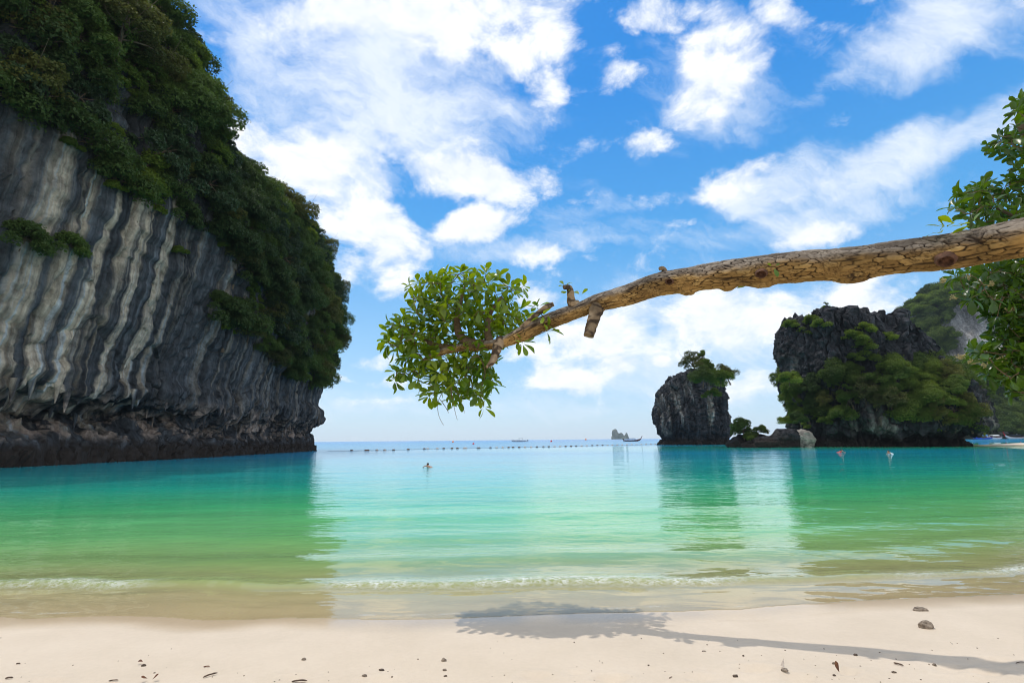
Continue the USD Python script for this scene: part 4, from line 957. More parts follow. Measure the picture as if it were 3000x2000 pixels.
fine = (1 - sstep((d2[:, 1] - d2[:, 0]).reshape(qa.shape), 0.02, 0.16)) * sstep(fbm(dom * 8, 2, 158), .42, .6)
crk = (1 - sstep(gap, 0.02, 0.18 + 0.2 * (fbm(dom * 6, 2, 153) - .5))) * (.25 + .75 * sstep(fbm(dom * 13, 2, 157), .34, .58))
crk = np.maximum(crk, .5 * fine); crk = np.maximum(crk, .9 * sstep(ridged(np.stack([SS * 2.2, RR * np.cos(TH) * 15, RR * np.sin(TH) * 15], -1), 2, 159), .88, .97))
thick = np.clip(RR / 0.13, 0.15, 1.0)
R2 = RR * (1 + 0.085 * (fbm(dom * 3.5, 3, 154) - 0.5) * 2) - 0.014 * thick * crk + 0.006 * thick * (plate - 0.5) + 0.006 * (fbm(np.stack([SS * 9, RR * np.cos(TH) * 40, RR * np.sin(TH) * 40], -1), 3, 155) - 0.5) * 2
# burls and broken stubs on the trunk: (photo x, photo y of the bump, height, width along, angular width)
bumps = [(2018, 868, .055, .07, .55), (2135, 872, .065, .06, .5), (2232, 838, .06, .09, .6), (2500, 815, .075, .12, .6), (2770, 757, .035, .12, .5), (1965, 825, .03, .07, .45), (2232, 800, .03, .08, .45), (2600, 700, .02, .2, .5), (2340, 745, .02, .18, .5), (1545, 990, .03, .08, .7), (1940, 792, .02, .06, .4)]


def on_trunk(px, py):
    """arc length and angle at which the sight line through the pixel meets the trunk (or comes nearest to it)"""
    d = ray(px, py); q = C - EYE; s_ = q @ d; perp = np.linalg.norm(q - s_[:, None] * d, axis=1)
    k = int(np.argmin(perp)); near_pt = EYE + d * (s_[k] - math.sqrt(max(0, crad(ss[k]) ** 2 - perp[k] ** 2)))
    o = near_pt - C[k]
    return k, math.atan2(o @ W_[k], o @ Uu[k]), near_pt


for px, py, h, wl, wa in bumps:
    k, a0, _ = on_trunk(px, py)
    da = np.angle(np.exp(1j * (TH - a0)))
    lump = .75 + .5 * fbm(dom * 16, 2, int(px) % 97); R2 += .62 * h * lump * np.exp(-np.abs((SS - ss[k]) / wl) ** (2.6 if h > .05 else 2) - np.abs(da / wa) ** 2.4)
V = (C[:, None] + R2[..., None] * (np.cos(TH)[..., None] * Uu[:, None] + np.sin(TH)[..., None] * W_[:, None])).reshape(-1, 3)
F = grid_faces(len(ss), NT, wrap=True)
V = np.vstack([V, C[:1] - T[:1] * 0.01]); F = np.vstack([F, [[(j + 1) % NT, j, len(V) - 1] for j in range(NT)]])
topm = sstep(np.cos(TH) + 0.5 * (fbm(dom * 5, 3, 156) - 0.5) * 2, -0.3, 0.4)
obj('trunk', (V, F), LOOK['bark'], tree, smooth=True, attrs={'crack': np.append(crk.ravel(), 0), 'topside': np.append(topm.ravel(), 0), 'plate': np.append(plate.ravel(), .5)})


def limb(name, pts, radii, label=None, look='bark', n=90, sides=30):
    P_ = np.array([at(*p) if len(p) == 3 else p for p in pts], float)
    s_ = np.concatenate([[0], np.cumsum(np.linalg.norm(np.diff(P_, axis=0), axis=1))])
    c_ = CubicSpline(s_, P_)(np.linspace(0, s_[-1], n)); r_ = np.interp(np.linspace(0, s_[-1], n), s_, radii)
    v, f = tube(c_, r_, sides)
    v = v + vnormals(v, f) * (0.12 * np.mean(radii) * (fbm(v * 30, 3, 160) - .5) * 2)[:, None]
    a = sstep(ridged(v * 11 + 3, 2, 161), .72, .9) * .85
    return tag(obj(name, (v, f), LOOK[look], tree, smooth=60 if look != 'bark' else True, attrs={'crack': a, 'topside': np.full(len(v), .6), 'plate': fbm(v * 20, 2, 162)} if look == 'bark' else None), label)


d0 = TD(1735)
limb('branch_stub', [(1752, 890, d0), (1742, 925, d0 - .08), (1724, 984, d0 - .14)], [.095, .062, .052], 'short sawn stub hanging below the trunk')
limb('branch_stub', [(1690, 895, TD(1690)), (1672, 865, TD(1690) - .05), (1668, 845, TD(1690) - .06), (1652, 842, TD(1690) - .08)], [.06, .038, .034, .024], 'curled dead stub standing up on the trunk')
limb('branch_stub', [(1530, 960, TD(1560)), (1580, 915, TD(1560) - .08), (1602, 900, TD(1560) - .1), (1622, 890, TD(1560) - .12)], [.035, .028, .036, .022], 'broken grey stub on the upper side of the trunk near the leaves')
limb('branch_stub', [(1950, 805, TD(1950)), (1945, 790, TD(1950)), (1935, 787, TD(1950) - .05)], [.03, .025, .02], 'thin peg of dead wood on top of the trunk')
limb('branch', [(1470, 1000, TD(1470)), (1452, 1035, TD(1470) - .12), (1440, 1062, TD(1470) - .18), (1425, 1075, TD(1470) - .2)], [.07, .045, .034, .015], 'short side branch bending down under the leaf cluster')
limb('branch', [(1420, 1010, TD(1420)), (1340, 960, TD(1420) + .1), (1345, 900, TD(1420) + .15), (1360, 840, TD(1420) + .2)], [.06, .04, .025, .01], look='twig')
limb('branch', [(1345, 1020, TD(1345)), (1250, 1000, TD(1345) + .12), (1190, 960, TD(1345) + .2)], [.04, .025, .01], look='twig')
limb('branch', [(1440, 1010, TD(1440)), (1430, 940, TD(1440) + .15), (1470, 870, TD(1440) + .22)], [.05, .03, .012], look='twig')
for px, py, r, lb in ((2770, 757, .058, 'large reddish knot ringed by swollen bark'), (2232, 800, .045, 'dark oval cut scar on the middle of the trunk'), (1965, 825, .033, 'small dark oval cut scar nearer the leaves')):
    k, a0, hit = on_trunk(px, py)
    nrm = C[k] + (math.cos(a0) * Uu[k] + math.sin(a0) * W_[k]) - C[k]; nrm /= np.linalg.norm(nrm)
    idx = np.argmin(np.linalg.norm(V - (C[k] + nrm * (crad(ss[k]) + .03)), axis=1)); base = V[idx]
    B = frame(nrm, T[k])                                     # x: outwards, y and z in the bark's plane
    g, hgt = np.linspace(0, 2 * np.pi, 28, endpoint=False), []
    rows = [(1.4, -.05), (1.15, .01), (1.0, .042), (.84, .046), (.72, .018), (.5, .008), (.2, .016), (.02, .012)]
    vv = np.vstack([np.column_stack([np.full(28, o) + .006 * np.sin(5 * g + i) * (s_ > .3), s_ * r * .78 * np.cos(g) * (1 + .06 * np.sin(3 * g)), s_ * r * np.sin(g)]) for i, (s_, o) in enumerate(rows)])
    ff = grid_faces(len(rows), 28, wrap=True)
    tag(obj('knot', (vv @ B.T + base, ff), LOOK['cut'], tree, smooth=True), lb)

rng = np.random.default_rng(17)
cluster = [(1118, 985), (1150, 950), (1190, 915), (1200, 870), (1195, 840), (1255, 815), (1330, 795), (1420, 800), (1500, 820), (1535, 840), (1500, 870), (1520, 905), (1560, 940), (1500, 965), (1470, 1010), (1440, 1050), (1455, 1090), (1455, 1130), (1380, 1140), (1340, 1160), (1260, 1130), (1200, 1105), (1150, 1115), (1170, 1060), (1180, 1030), (1130, 1025)]
drooping = [(1260, 1120), (1440, 1130), (1450, 1190), (1420, 1195), (1370, 1160), (1340, 1190), (1300, 1180), (1255, 1160)]
tg = []
for poly, n, gapm in ((cluster, 350, .085), (drooping, 34, .085)):
    k = 0
    while k < n * 30 and n > 0:
        k += 1
        q = np.array([[rng.uniform(1100, 1580), rng.uniform(780, 1220)]])
        if inside(poly, q)[0]:
            half = 0.55 * (1 - 0.55 * abs(q[0, 0] - 1340) / 240)
            p = at(q[0, 0], q[0, 1], 5.85 + rng.uniform(-half * .8, half))
            if all(np.linalg.norm(p - t_) > gapm for t_ in tg):
                tg.append(p); n -= 1
for q in ((1590, 925), (1610, 965), (1530, 1005), (1520, 990), (1575, 900), (1600, 970)):
    tg.append(at(q[0], q[1], TD(q[0]) + rng.uniform(-.1, .1)))
tg = np.array(tg)
skel = [csp(s_) for s_ in np.linspace(0.0, 1.25, 24)] + [at(1340, 960, TD(1420) + .1), at(1345, 900, TD(1420) + .15), at(1360, 840, TD(1420) + .2), at(1250, 1000, TD(1345) + .12), at(1190, 960, TD(1345) + .2), at(1430, 940, TD(1440) + .15), at(1470, 870, TD(1440) + .22), at(1440, 1062, TD(1470) - .18)]
tw, dirs = twigs_to(tg, skel, rng)
for pts in ([(1330, 1120), (1290, 1160), (1283, 1205), (1300, 1245)], [(1320, 1130), (1330, 1190), (1340, 1230)], [(1290, 1170), (1310, 1200), (1312, 1210)], [(1370, 1080), (1330, 1100), (1345, 1160), (1360, 1210)], [(1555, 905), (1570, 890), (1578, 876)]):
    P_ = np.array([at(x, y, 5.75) for x, y in pts]); tw.append(tube(CubicSpline(np.arange(len(P_)), P_)(np.linspace(0, len(P_) - 1, 14)), np.linspace(.0045, .002, 14), 5))
tag(obj('twigs', join(tw), LOOK['twig'], tree), kind='stuff')
lv = []
for c_, d_ in zip(tg, dirs):
    lv += rosette(rng, c_, d_ + rng.normal(0, .3, 3) * np.linalg.norm(d_), 0.136, int(rng.integers(6, 10)))
for px, py, nn in ((2265, 783, 3), (2152, 848, 2), (2168, 842, 1), (1655, 838, 3), (1665, 855, 3), (1700, 865, 2), (2770, 668, 5), (2755, 680, 4), (2800, 660, 3), (2850, 655, 3)):
    k, a0, hit = on_trunk(px, py)
    p = at(px, py, np.dot(hit - EYE, [0, 1, 0]) - .03)
    lv += rosette(rng, p, np.array([0, -.4, .8]) + rng.normal(0, .4, 3), 0.085 if px < 2700 else .12, nn)
add_leaves(tree, lv, 'near_leaf')

# ------------------------------------------------------------------ the leafy tree at the right edge, rooted outside the frame
side = thing('leafy_tree', 'glossy dark green tree with cream flower heads at the right edge behind the bent trunk', 'tree')
polyA = [(3020, 270), (2985, 300), (2975, 340), (2970, 390), (2900, 405), (2890, 430), (2950, 450), (2990, 470), (2960, 520), (2930, 540), (2850, 545), (2790, 570), (2790, 605), (2850, 640), (2850, 700), (3050, 700), (3200, 600), (3200, 300)]
polyB = [(2775, 800), (2840, 795), (2920, 765), (3020, 740), (3220, 740), (3220, 1180), (2960, 1150), (2930, 1120), (2880, 1095), (2890, 1070), (2920, 1040), (2850, 1040), (2840, 1020), (2905, 980), (2905, 930), (2880, 900), (2835, 870), (2815, 830)]
tg = []
for poly, n in ((polyA, 330), (polyB, 560)):
    k = 0
    while k < n * 40 and n > 0:
        k += 1
        q = np.array([[rng.uniform(2700, 3220), rng.uniform(260, 1190)]])
        if inside(poly, q)[0]:
            p = at(q[0, 0], q[0, 1], 6.6 + rng.uniform(-.55, .8))
            if all(np.linalg.norm(p - t_) > .085 for t_ in tg):
                tg.append(p); n -= 1
tg = np.array(tg)
b0 = np.array([8.6, 6.9, 0.55])
stem = np.array([b0 - [0, 0, .5], b0 + [0, 0, .7], [8.3, 6.9, 2.2], [8.0, 6.9, 3.6], [7.7, 6.8, 5.0], [7.5, 6.8, 6.3]])
sc = CubicSpline(np.arange(6), stem)(np.linspace(0, 5, 40))
obj('trunk', tube(sc, np.linspace(.2, .06, 40), 14), LOOK['stem'], side, smooth=True)
skel = list(sc[12:])
bm = []
for a, b in (((8.2, 6.9, 2.6), (2960, 1050)), ((8.15, 6.9, 3.0), (2900, 860)), ((7.9, 6.9, 4.0), (2880, 610)), ((7.8, 6.85, 4.4), (2960, 430)), ((8.2, 6.9, 2.3), (3050, 1120))):
    e_ = at(b[0] + 40, b[1], 6.7); mid = (np.array(a) + e_) / 2 + [0, 0, .12]
    cv = CubicSpline([0, .5, 1], [np.array(a), mid, e_])(np.linspace(0, 1, 14)); skel += list(cv)
    obj('branch', tube(cv, np.linspace(.055, .015, 14), 8), LOOK['stem'], side, smooth=True)
tw, dirs = twigs_to(tg, skel, rng, .014)
tag(obj('twigs', join(tw), LOOK['twig'], side), kind='stuff')
lv = []
for c_, d_ in zip(tg, dirs):
    lv += rosette(rng, c_, d_ + rng.normal(0, .3, 3) * np.linalg.norm(d_), 0.165, int(rng.integers(6, 10)))
add_leaves(side, lv, 'side_leaf')
for px, py in ((2762, 822), (2838, 812), (2800, 870), (2905, 830), (2815, 1045), (2850, 1060), (2935, 1050), (2958, 905), (2890, 1070), (2760, 640)):
    c_ = at(px, py, 6.15 + rng.uniform(-.1, .2)); bb = []
    for k in range(22):
        o = rng.normal(0, 1, 3) * [.026, .026, .016]
        s_ = trimesh.creation.icosphere(0, rng.uniform(.006, .012)); bb.append((np.array(s_.vertices) + c_ + o, np.array(s_.faces))); bb.append(tube([c_ - [0, 0, .03], c_ + o], .002, 4))
    obj('flower_head', join(bb), LOOK['flower'], side)
# ------------------------------------------------------------------ boats
LOOK['white_hull'] = plain('white_hull', (0.62, 0.65, 0.68), .3)
LOOK['navy'] = plain('navy_paint', (0.02, 0.03, 0.09), .4)
LOOK['canvas'] = plain('boat_canvas', (0.10, 0.12, 0.18), .8)
LOOK['dark_wood'] = plain('dark_boat_wood', (0.05, 0.022, 0.018), .5)
LOOK['red_wood'] = plain('red_boat_wood', (0.20, 0.03, 0.02), .5)
LOOK['blue_canvas'] = plain('blue_canvas', (0.02, 0.16, 0.55), .7)
LOOK['blue_paint'] = plain('blue_paint', (0.03, 0.08, 0.42), .5)
LOOK['metal'] = plain('engine_metal', (0.05, 0.05, 0.055), .4)
LOOK['red_cloth'] = plain('red_cloth', (0.55, 0.03, 0.04), .8)
LOOK['green_cloth'] = plain('green_cloth', (0.03, 0.22, 0.10), .8)
LOOK['white_cloth'] = plain('white_cloth', (0.75, 0.76, 0.78), .8)
LOOK['black_cloth'] = plain('black_cloth', (0.015, 0.015, 0.018), .8)
LOOK['yellow'] = plain('yellow_plastic', (0.65, 0.38, 0.03), .4)
LOOK['buoy_dark'] = plain('weathered_buoy', (0.16, 0.09, 0.055), .5)
LOOK['buoy_pale'] = plain('pale_buoy', (0.55, 0.45, 0.38), .5)
LOOK['orange'] = plain('orange_plastic', (0.75, 0.20, 0.03), .4)
LOOK['red_plastic'] = plain('red_plastic', (0.62, 0.03, 0.03), .4)
LOOK['rope'] = plain('rope_fibre', (0.16, 0.16, 0.16), .9)
LOOK['skin'] = plain('skin_tone', (0.42, 0.22, 0.14), .5)
LOOK['hair'] = plain('dark_hair', (0.018, 0.012, 0.01), .5)
LOOK['glassy'] = plain('boat_windscreen', (0.03, 0.04, 0.05), .1, .6)


def hull(sections, nseg=9):
    """sections: (x, half-beam at deck, deck z, keel z); a closed boat hull with its deck."""
    rows = []
    for x, b, zd, zk in sections:
        a = np.linspace(-1, 1, nseg)
        y = b * np.sign(a) * np.abs(a) ** 0.75; z = zk + (zd - zk) * np.abs(a) ** 2.2
        rows.append(np.column_stack([np.full(nseg, x), y, z]))
    V = np.vstack(rows); n = len(rows)
    F = list(map(tuple, grid_faces(n, nseg)))
    for k in range(n - 1):                                          # deck
        a, b, c, d = k * nseg, k * nseg + nseg - 1, (k + 1) * nseg, (k + 1) * nseg + nseg - 1
        F += [(a, c, b), (b, c, d)]
    for k, flip in ((0, False), (n - 1, True)):
        for j in range(1, nseg - 1):
            t = (k * nseg, k * nseg + j, k * nseg + j + 1); F.append(t[::-1] if flip else t)
    m = trimesh.Trimesh(V, np.array(F), process=False); m.fix_normals()
    return tm(m)


def boxm(c, s, rz=0):
    b = trimesh.creation.box(s)
    if rz:
        b.apply_transform(trimesh.transformations.rotation_matrix(rz, [0, 1, 0]))
    return np.array(b.vertices) + c, np.array(b.faces)


# speedboat, bow to the left, about 13 m
p = on_z(1521, 1293.6); L = 48 / FPX * p[1]
sb = thing('speedboat', 'white and navy speedboat with a canopy lying near the horizon', 'motorboat', loc=(p[0], p[1], 0))
sec = lambda k: [(-L / 2 * k, 0.06, 1.75, 1.2), (-L * .42, .75, 1.62, .35), (-L * .3, 1.25, 1.5, -.15), (-L * .1, 1.6, 1.4, -.3), (L * .2, 1.7, 1.25, -.3), (L * .5, 1.6, 1.15, -.25)]
obj('hull', hull(sec(1.0)), LOOK['white_hull'], sb, smooth=40)
obj('stripe', join([boxm((-L * .03, s * 1.69, 1.02), (L * .8, .06, .28)) for s in (-1, 1)]), LOOK['navy'], sb)
obj('canopy', join([boxm((L * .1, 0, 2.95), (L * .24, 2.6, .14)), boxm((-L * .03, 0, 2.9), (.5, 2.5, .12), .3)]), LOOK['canvas'], sb)
obj('windscreen', boxm((-L * .06, 0, 1.95), (.12, 2.4, 1.0), .6), LOOK['glassy'], sb)
for s in (-1, 1):
    for x in (0.0, .21):
        obj('canopy_post', tube([(L * (x + .02), s * 1.2, 1.2), (L * x, s * 1.2, 2.9)], .06, 6), LOOK['metal'], sb)
obj('aerial', tube([(L * .2, 0, 3.0), (L * .21, 0, 4.0)], .03, 5), LOOK['metal'], sb)
obj('engine', join([boxm((L * .52, s, 1.15), (.7, .5, 1.2)) for s in (-.5, .5)]), LOOK['metal'], sb)

# longtail boats
def longtail(p, Lb, name_label, rz, hull_look, cloth, canopy_look, mirror=1, prow='dark_wood'):
    t = thing('longtail_boat', name_label, 'longtail boat', loc=(p[0], p[1], 0), rz=rz)
    h = Lb / 2
    obj('hull', hull([(-h, .55, .95, .25), (-h * .6, .85, .8, -.1), (0, 1.0, .75, -.2), (h * .5, .9, .95, -.1), (h * .8, .5, 1.5, .5), (h * .93, .15, 2.1, 1.3)]), LOOK[hull_look], t, smooth=40)
    obj('prow', tube([(h * .88, 0, 1.5), (h * .98, 0, 2.4), (h * 1.06, 0, 3.3), (h * 1.08, 0, 3.7)], [.22, .18, .13, .1], 8), LOOK[prow], t)
    obj('ribbon', join([tube([(h * 1.0, 0, 2.55), (h * 1.03, .25, 2.0), (h * 1.02, .3, 1.4)], [.16, .13, .06], 6)]), LOOK[cloth], t)
    for s in (-1, 1):
        obj('gunwale', tube([(-h, s * .56, 1.0), (-h * .6, s * .86, .86), (0, s * 1.01, .8), (h * .5, s * .91, 1.0), (h * .8, s * .5, 1.55)], .07, 6), LOOK['red_wood'], t)
    c = trimesh.creation.cylinder(1.0, Lb * .42, sections=20); cv = np.array(c.vertices)
    cv = np.column_stack([cv[:, 2] - Lb * .06, cv[:, 1] * 1.0, np.maximum(cv[:, 0], 0) * .45 + 1.55 + .02 * (cv[:, 0] < 0)])
    obj('canopy', (cv, np.array(c.faces)), LOOK[canopy_look], t, smooth=40)
    for x in (-.26, .14):
        for s in (-1, 1):
            obj('canopy_post', tube([(Lb * x, s * .85, .7), (Lb * x, s * .92, 1.6)], .04, 5), LOOK['dark_wood'], t)
    obj('engine', join([boxm((-h * .98, 0, 1.5), (.9, .5, .6)), tube([(-h * .95, 0, .9), (-h * .95, 0, 1.4)], .12, 6)]), LOOK['metal'], t)
    obj('propeller_shaft', tube([(-h, 0, 1.4), (-h * 1.55, .3, .55)], .05, 6), LOOK['metal'], t)
    return t


p = on_z(1853, 1292.4); Lb = 54 / FPX * p[1]
longtail(p, Lb, 'dark red longtail boat with raised prow lying left of the pillar near the horizon', .06, 'dark_wood', 'red_cloth', 'navy')
BY = 250.0
for i, (px, Lb, rz, hl, cl_, cp, lb) in enumerate([(2876, 9.0, math.pi - .1, 'blue_paint', 'white_cloth', 'blue_canvas', 'moored longtail boat with a long bright blue canopy beside the island tip'),
                                          (2912, 8.5, math.pi + .15, 'white_hull', 'green_cloth', 'white_cloth', 'moored pale longtail boat between the blue canopy and the red prow'),
                                          (2972, 10.0, math.pi + .05, 'white_hull', 'red_cloth', 'canvas', 'moored white longtail boat with a tall red prow'),
                                          (3012, 10.0, math.pi - .05, 'blue_paint', 'white_cloth', 'blue_canvas', 'moored blue longtail boat cut by the right edge of the picture')]):
    q = at(px, 1283, BY + 3 * i)
    longtail((q[0], BY + 3 * i), Lb, lb, rz, hl, cl_, cp, prow='red_plastic' if i == 2 else 'dark_wood')
q0, q1 = at(2868, 1280, 262), at(3060, 1278, 262)
pier = thing('jetty', 'low floating jetty of grey boxes and rails behind the moored boats', 'jetty', loc=(q0[0], 262, 0))
obj('deck', boxm(((q1[0] - q0[0]) / 2, 0, .45), (q1[0] - q0[0], 2.4, .5)), LOOK['white_hull'], pier)
for k in range(10):
    obj('post', tube([(k * (q1[0] - q0[0]) / 9, -1.0, .2), (k * (q1[0] - q0[0]) / 9, -1.0, 2.0)], .1, 6), LOOK['red_wood'], pier)
obj('rail', tube([(0, -1.0, 1.7), (q1[0] - q0[0], -1.0, 1.7)], .06, 5), LOOK['white_hull'], pier)
for i, (px, r, lb) in enumerate(((2966, 2.6, 'pale boulder on the far shore behind the red prow'), (2988, 1.9, 'small pale boulder beside the larger one on the far shore'))):
    q = at(px, 1270, 256 + i); v, f = blob_rock(r, 400 + i, (1.2, 1, .8), 4, .3)
    tag(obj('boulder', (v + [q[0], q[1] + 6, q[2]], f), LOOK['pale_rock'], smooth=True), lb, 'rock')

# ------------------------------------------------------------------ buoy line
bx = [1030, 1072, 1078, 1104, 1127, 1153, 1196, 1243, 1253, 1281, 1300, 1324, 1340, 1360, 1365, 1400, 1404, 1437, 1455, 1473, 1490, 1503, 1521, 1538, 1556, 1573, 1592, 1608, 1625, 1641, 1657, 1673, 1688, 1704, 1719, 1735, 1750, 1765, 1780, 1794, 1809, 1823, 1837, 1851, 1865, 1879, 1893, 1907, 1920, 1933]
byy = lambda x: np.interp(x, [983, 1030, 1150, 1253, 1400, 1500, 1640, 1760, 1933], [1321, 1320.2, 1318.5, 1314.5, 1312.5, 1310.5, 1308, 1304.5, 1301])
line = np.array([on_z(x, byy(x)) for x in [960, 983] + bx + [1950]])
rp = thing('buoy_rope', 'thin dark floating rope carrying the row of buoys across the bay', 'rope')
obj('strand', tube(CubicSpline(np.arange(len(line)), line + [0, 0, .03])(np.linspace(0, len(line) - 1, 400)), .018, 5), LOOK['rope'], rp)
bp = stage.CreateClassPrim('/World/float_kind'); bq = stage.CreateClassPrim('/World/pale_float_kind')
pr = trimesh.creation.revolve(np.array([[0, -.34], [.10, -.34], [.17, -.25], [.2, -.1], [.2, .1], [.17, .25], [.10, .34], [0, .34]]), sections=14)
fv = np.array(pr.vertices)[:, [2, 1, 0]]
for c_, lk in ((bp, 'buoy_dark'), (bq, 'buoy_pale')):
    obj('float', (fv, np.array(pr.faces)[:, ::-1]), LOOK[lk], c_, smooth=40)
    obj('collar', tube([(-.38, 0, 0), (.38, 0, 0)], .05, 6), LOOK['rope'], c_)
for i, x in enumerate(bx):
    q = on_z(x, byy(x)); pale = i % 5 in (3, 4) or x > 1800
    thing('buoy', 'small pale buoy on the floating rope across the bay' if pale else 'small dark buoy on the floating rope across the bay', 'buoy', loc=(q[0], q[1], .06), rz=float(RNG.normal(0, .2)), scale=.8, group='pale buoys on the rope across the bay' if pale else 'dark buoys on the rope across the bay', ref=(bq if pale else bp).GetPath())
for px, py, lk, lb in ((1327, 1295.4, 'orange', 'single orange buoy beyond the rope left of the speedboat'), (1387, 1301, 'red_plastic', 'single red buoy beyond the rope, just below the orange one'), (1615, 1293.5, 'red_plastic', 'small red buoy beyond the rope right of the speedboat'), (1716, 1288.8, 'orange', 'small orange buoy far out near the horizon')):
    q = on_z(px, py); s = 5.0 / FPX * q[1]
    sp = trimesh.creation.icosphere(3, s * .55); m = thing('mooring_buoy', lb, 'buoy', loc=(q[0], q[1], s * .3))
    obj('ball', tm(sp), LOOK[lk], m, smooth=True); obj('ring', tube([(0, 0, s * .5), (0, 0, s * .75)], s * .1, 6), LOOK['rope'], m)


# ------------------------------------------------------------------ people in the water
def hullchain(joints, bones, refine=.035):
    parts = []
    for a, b in bones:
        ms = [manifold3d.Manifold.sphere(joints[k][1], 20).translate(tuple(map(float, joints[k][0]))) for k in (a, b)]
        parts.append(manifold3d.Manifold.batch_hull(ms))
    m = manifold3d.Manifold.batch_boolean(parts, manifold3d.OpType.Add).refine_to_length(refine)
    me = m.to_mesh(); t = trimesh.Trimesh(np.array(me.vert_properties)[:, :3], np.array(me.tri_verts), process=True)
    trimesh.smoothing.filter_taubin(t, iterations=8)
    return tm(t)


def bather(px, py, label, pose, facing, shirt=None, scale=1.0):
    q = on_z(px, py)
    x = thing('person', label, 'person', loc=(q[0], q[1], 0), rz=facing, scale=scale * .82)
    if pose == 'standing':      # water to the waist, arms half out
        J = {'pel': ((0, 0, -.05), .15), 'wai': ((0, 0, .12), .13), 'che': ((0, 0, .36), .145), 'nk': ((.01, 0, .55), .06), 'hd': ((.03, 0, .72), .095), 'chin': ((.07, 0, .65), .06), 'crown': ((.01, 0, .78), .09), 'nose': ((.125, 0, .71), .014)}
        B = [('pel', 'wai'), ('wai', 'che'), ('che', 'nk'), ('nk', 'hd'), ('hd', 'chin'), ('hd', 'crown'), ('hd', 'nose')]
        for s in (-1, 1):
            J.update({f's{s}': ((0, .18 * s, .46), .065), f'e{s}': ((.08, .27 * s, .22), .045), f'w{s}': ((.28, .24 * s, .12), .033), f'h{s}': ((.36, .22 * s, .10), .035), f'l{s}': ((0, .09 * s, -.1), .095), f'k{s}': ((.03, .1 * s, -.55), .06), f'f{s}': ((0, .1 * s, -.95), .045)})
            B += [('che', f's{s}'), (f's{s}', f'e{s}'), (f'e{s}', f'w{s}'), (f'w{s}', f'h{s}'), ('pel', f'l{s}'), (f'l{s}', f'k{s}'), (f'k{s}', f'f{s}')]
        hd = np.array([.03, 0, .74])
    else:                       # swimming, head and shoulders out, one arm forward
        J = {'pel': ((-.55, 0, -.22), .14), 'wai': ((-.35, 0, -.12), .12), 'che': ((-.08, 0, .0), .14), 'nk': ((.06, 0, .12), .06), 'hd': ((.12, 0, .25), .095), 'chin': ((.17, 0, .19), .06), 'crown': ((.09, 0, .31), .09), 'nose': ((.215, 0, .24), .014)}
        B = [('pel', 'wai'), ('wai', 'che'), ('che', 'nk'), ('nk', 'hd'), ('hd', 'chin'), ('hd', 'crown'), ('hd', 'nose')]
        for s in (-1, 1):
            J.update({f's{s}': ((-.02, .18 * s, .04), .065), f'e{s}': ((.2 if s > 0 else -.2, .28 * s, .14 if s > 0 else .02), .045), f'w{s}': ((.42 if s > 0 else -.05, .24 * s, .05 if s > 0 else -.08), .033), f'h{s}': ((.5 if s > 0 else .02, .22 * s, .0 if s > 0 else -.1), .035), f'l{s}': ((-.6, .09 * s, -.25), .09), f'f{s}': ((-1.3, .1 * s, -.3), .045)})
            B += [('che', f's{s}'), (f's{s}', f'e{s}'), (f'e{s}', f'w{s}'), (f'w{s}', f'h{s}'), ('pel', f'l{s}'), (f'l{s}', f'f{s}')]
        hd = np.array([.12, 0, .27])
    obj('body', hullchain(J, B), LOOK['skin'], x, smooth=True)
    h = trimesh.creation.icosphere(3, .112); hv = np.array(h.vertices); hv = hv * (1 + .04 * (fbm(hv * 40, 2, 9) - .5))[:, None]
    hv = np.where((hv[:, :1] > .03) & (hv[:, 2:] < .045), hv * [.55, .9, .9], hv)
    obj('hair', (hv + hd + [-.018, 0, .022], np.array(h.faces)), LOOK['hair'], x, smooth=True)
    if shirt:
        up_ = pose == 'standing'
        Js = {'a': ((0, 0, .05) if up_ else (-.4, 0, -.13), .16), 'b': ((0, 0, .38) if up_ else (-.08, 0, .01), .165), 's1': ((0, .18, .455) if up_ else (-.02, .18, .045), .08), 's2': ((0, -.18, .455) if up_ else (-.02, -.18, .045), .08)}
        obj('shirt', hullchain(Js, [('a', 'b'), ('b', 's1'), ('b', 's2')]), LOOK[shirt], x, smooth=True)
    return x


bather(1256, 1368, 'person swimming in the open water left of centre, one arm forward', 'swimming', math.pi * .9, None, .85)
bather(2463, 1325, 'person with dark hair in a red top swimming in front of the island', 'swimming', -.6, 'red_cloth', 1.05)
bather(2606, 1329, 'person in a white top swimming, leaving a pale wake, in front of the island', 'swimming', math.pi, 'white_cloth', 1.05)
bather(2608, 1307, 'tiny person with a yellow top close to the dark foot of the island', 'swimming', .3, 'yellow', .8)
bather(2625, 1306.5, 'tiny person in a green top close to the dark foot of the island', 'swimming', 1.9, 'green_cloth', .8)
bather(2712, 1306, 'person in a red top standing waist deep under the island, left of a pair', 'standing', -.3, 'red_cloth', .55)
bather(2725, 1306, 'person with a dark top standing waist deep beside the one in red', 'standing', math.pi, 'black_cloth', .95)
bather(2765, 1306.5, 'bare-shouldered person standing alone in shallow water right of the pair', 'standing', -1.2, None, .7)
bather(2991, 1297, 'person in a reddish top crouching on the far sand spit at the right edge', 'standing', -1.4, 'red_cloth', .5)

# ------------------------------------------------------------------ things washed up on the sand
def ground(px, py):
    d = ray(px, py); t = 3.0
    for _ in range(40):
        p = EYE + d * t; t += (p[2] - float(sand_height(np.array([p[0]]), np.array([p[1]]))[0])) / (-d[2]) * .7
    return EYE + d * t


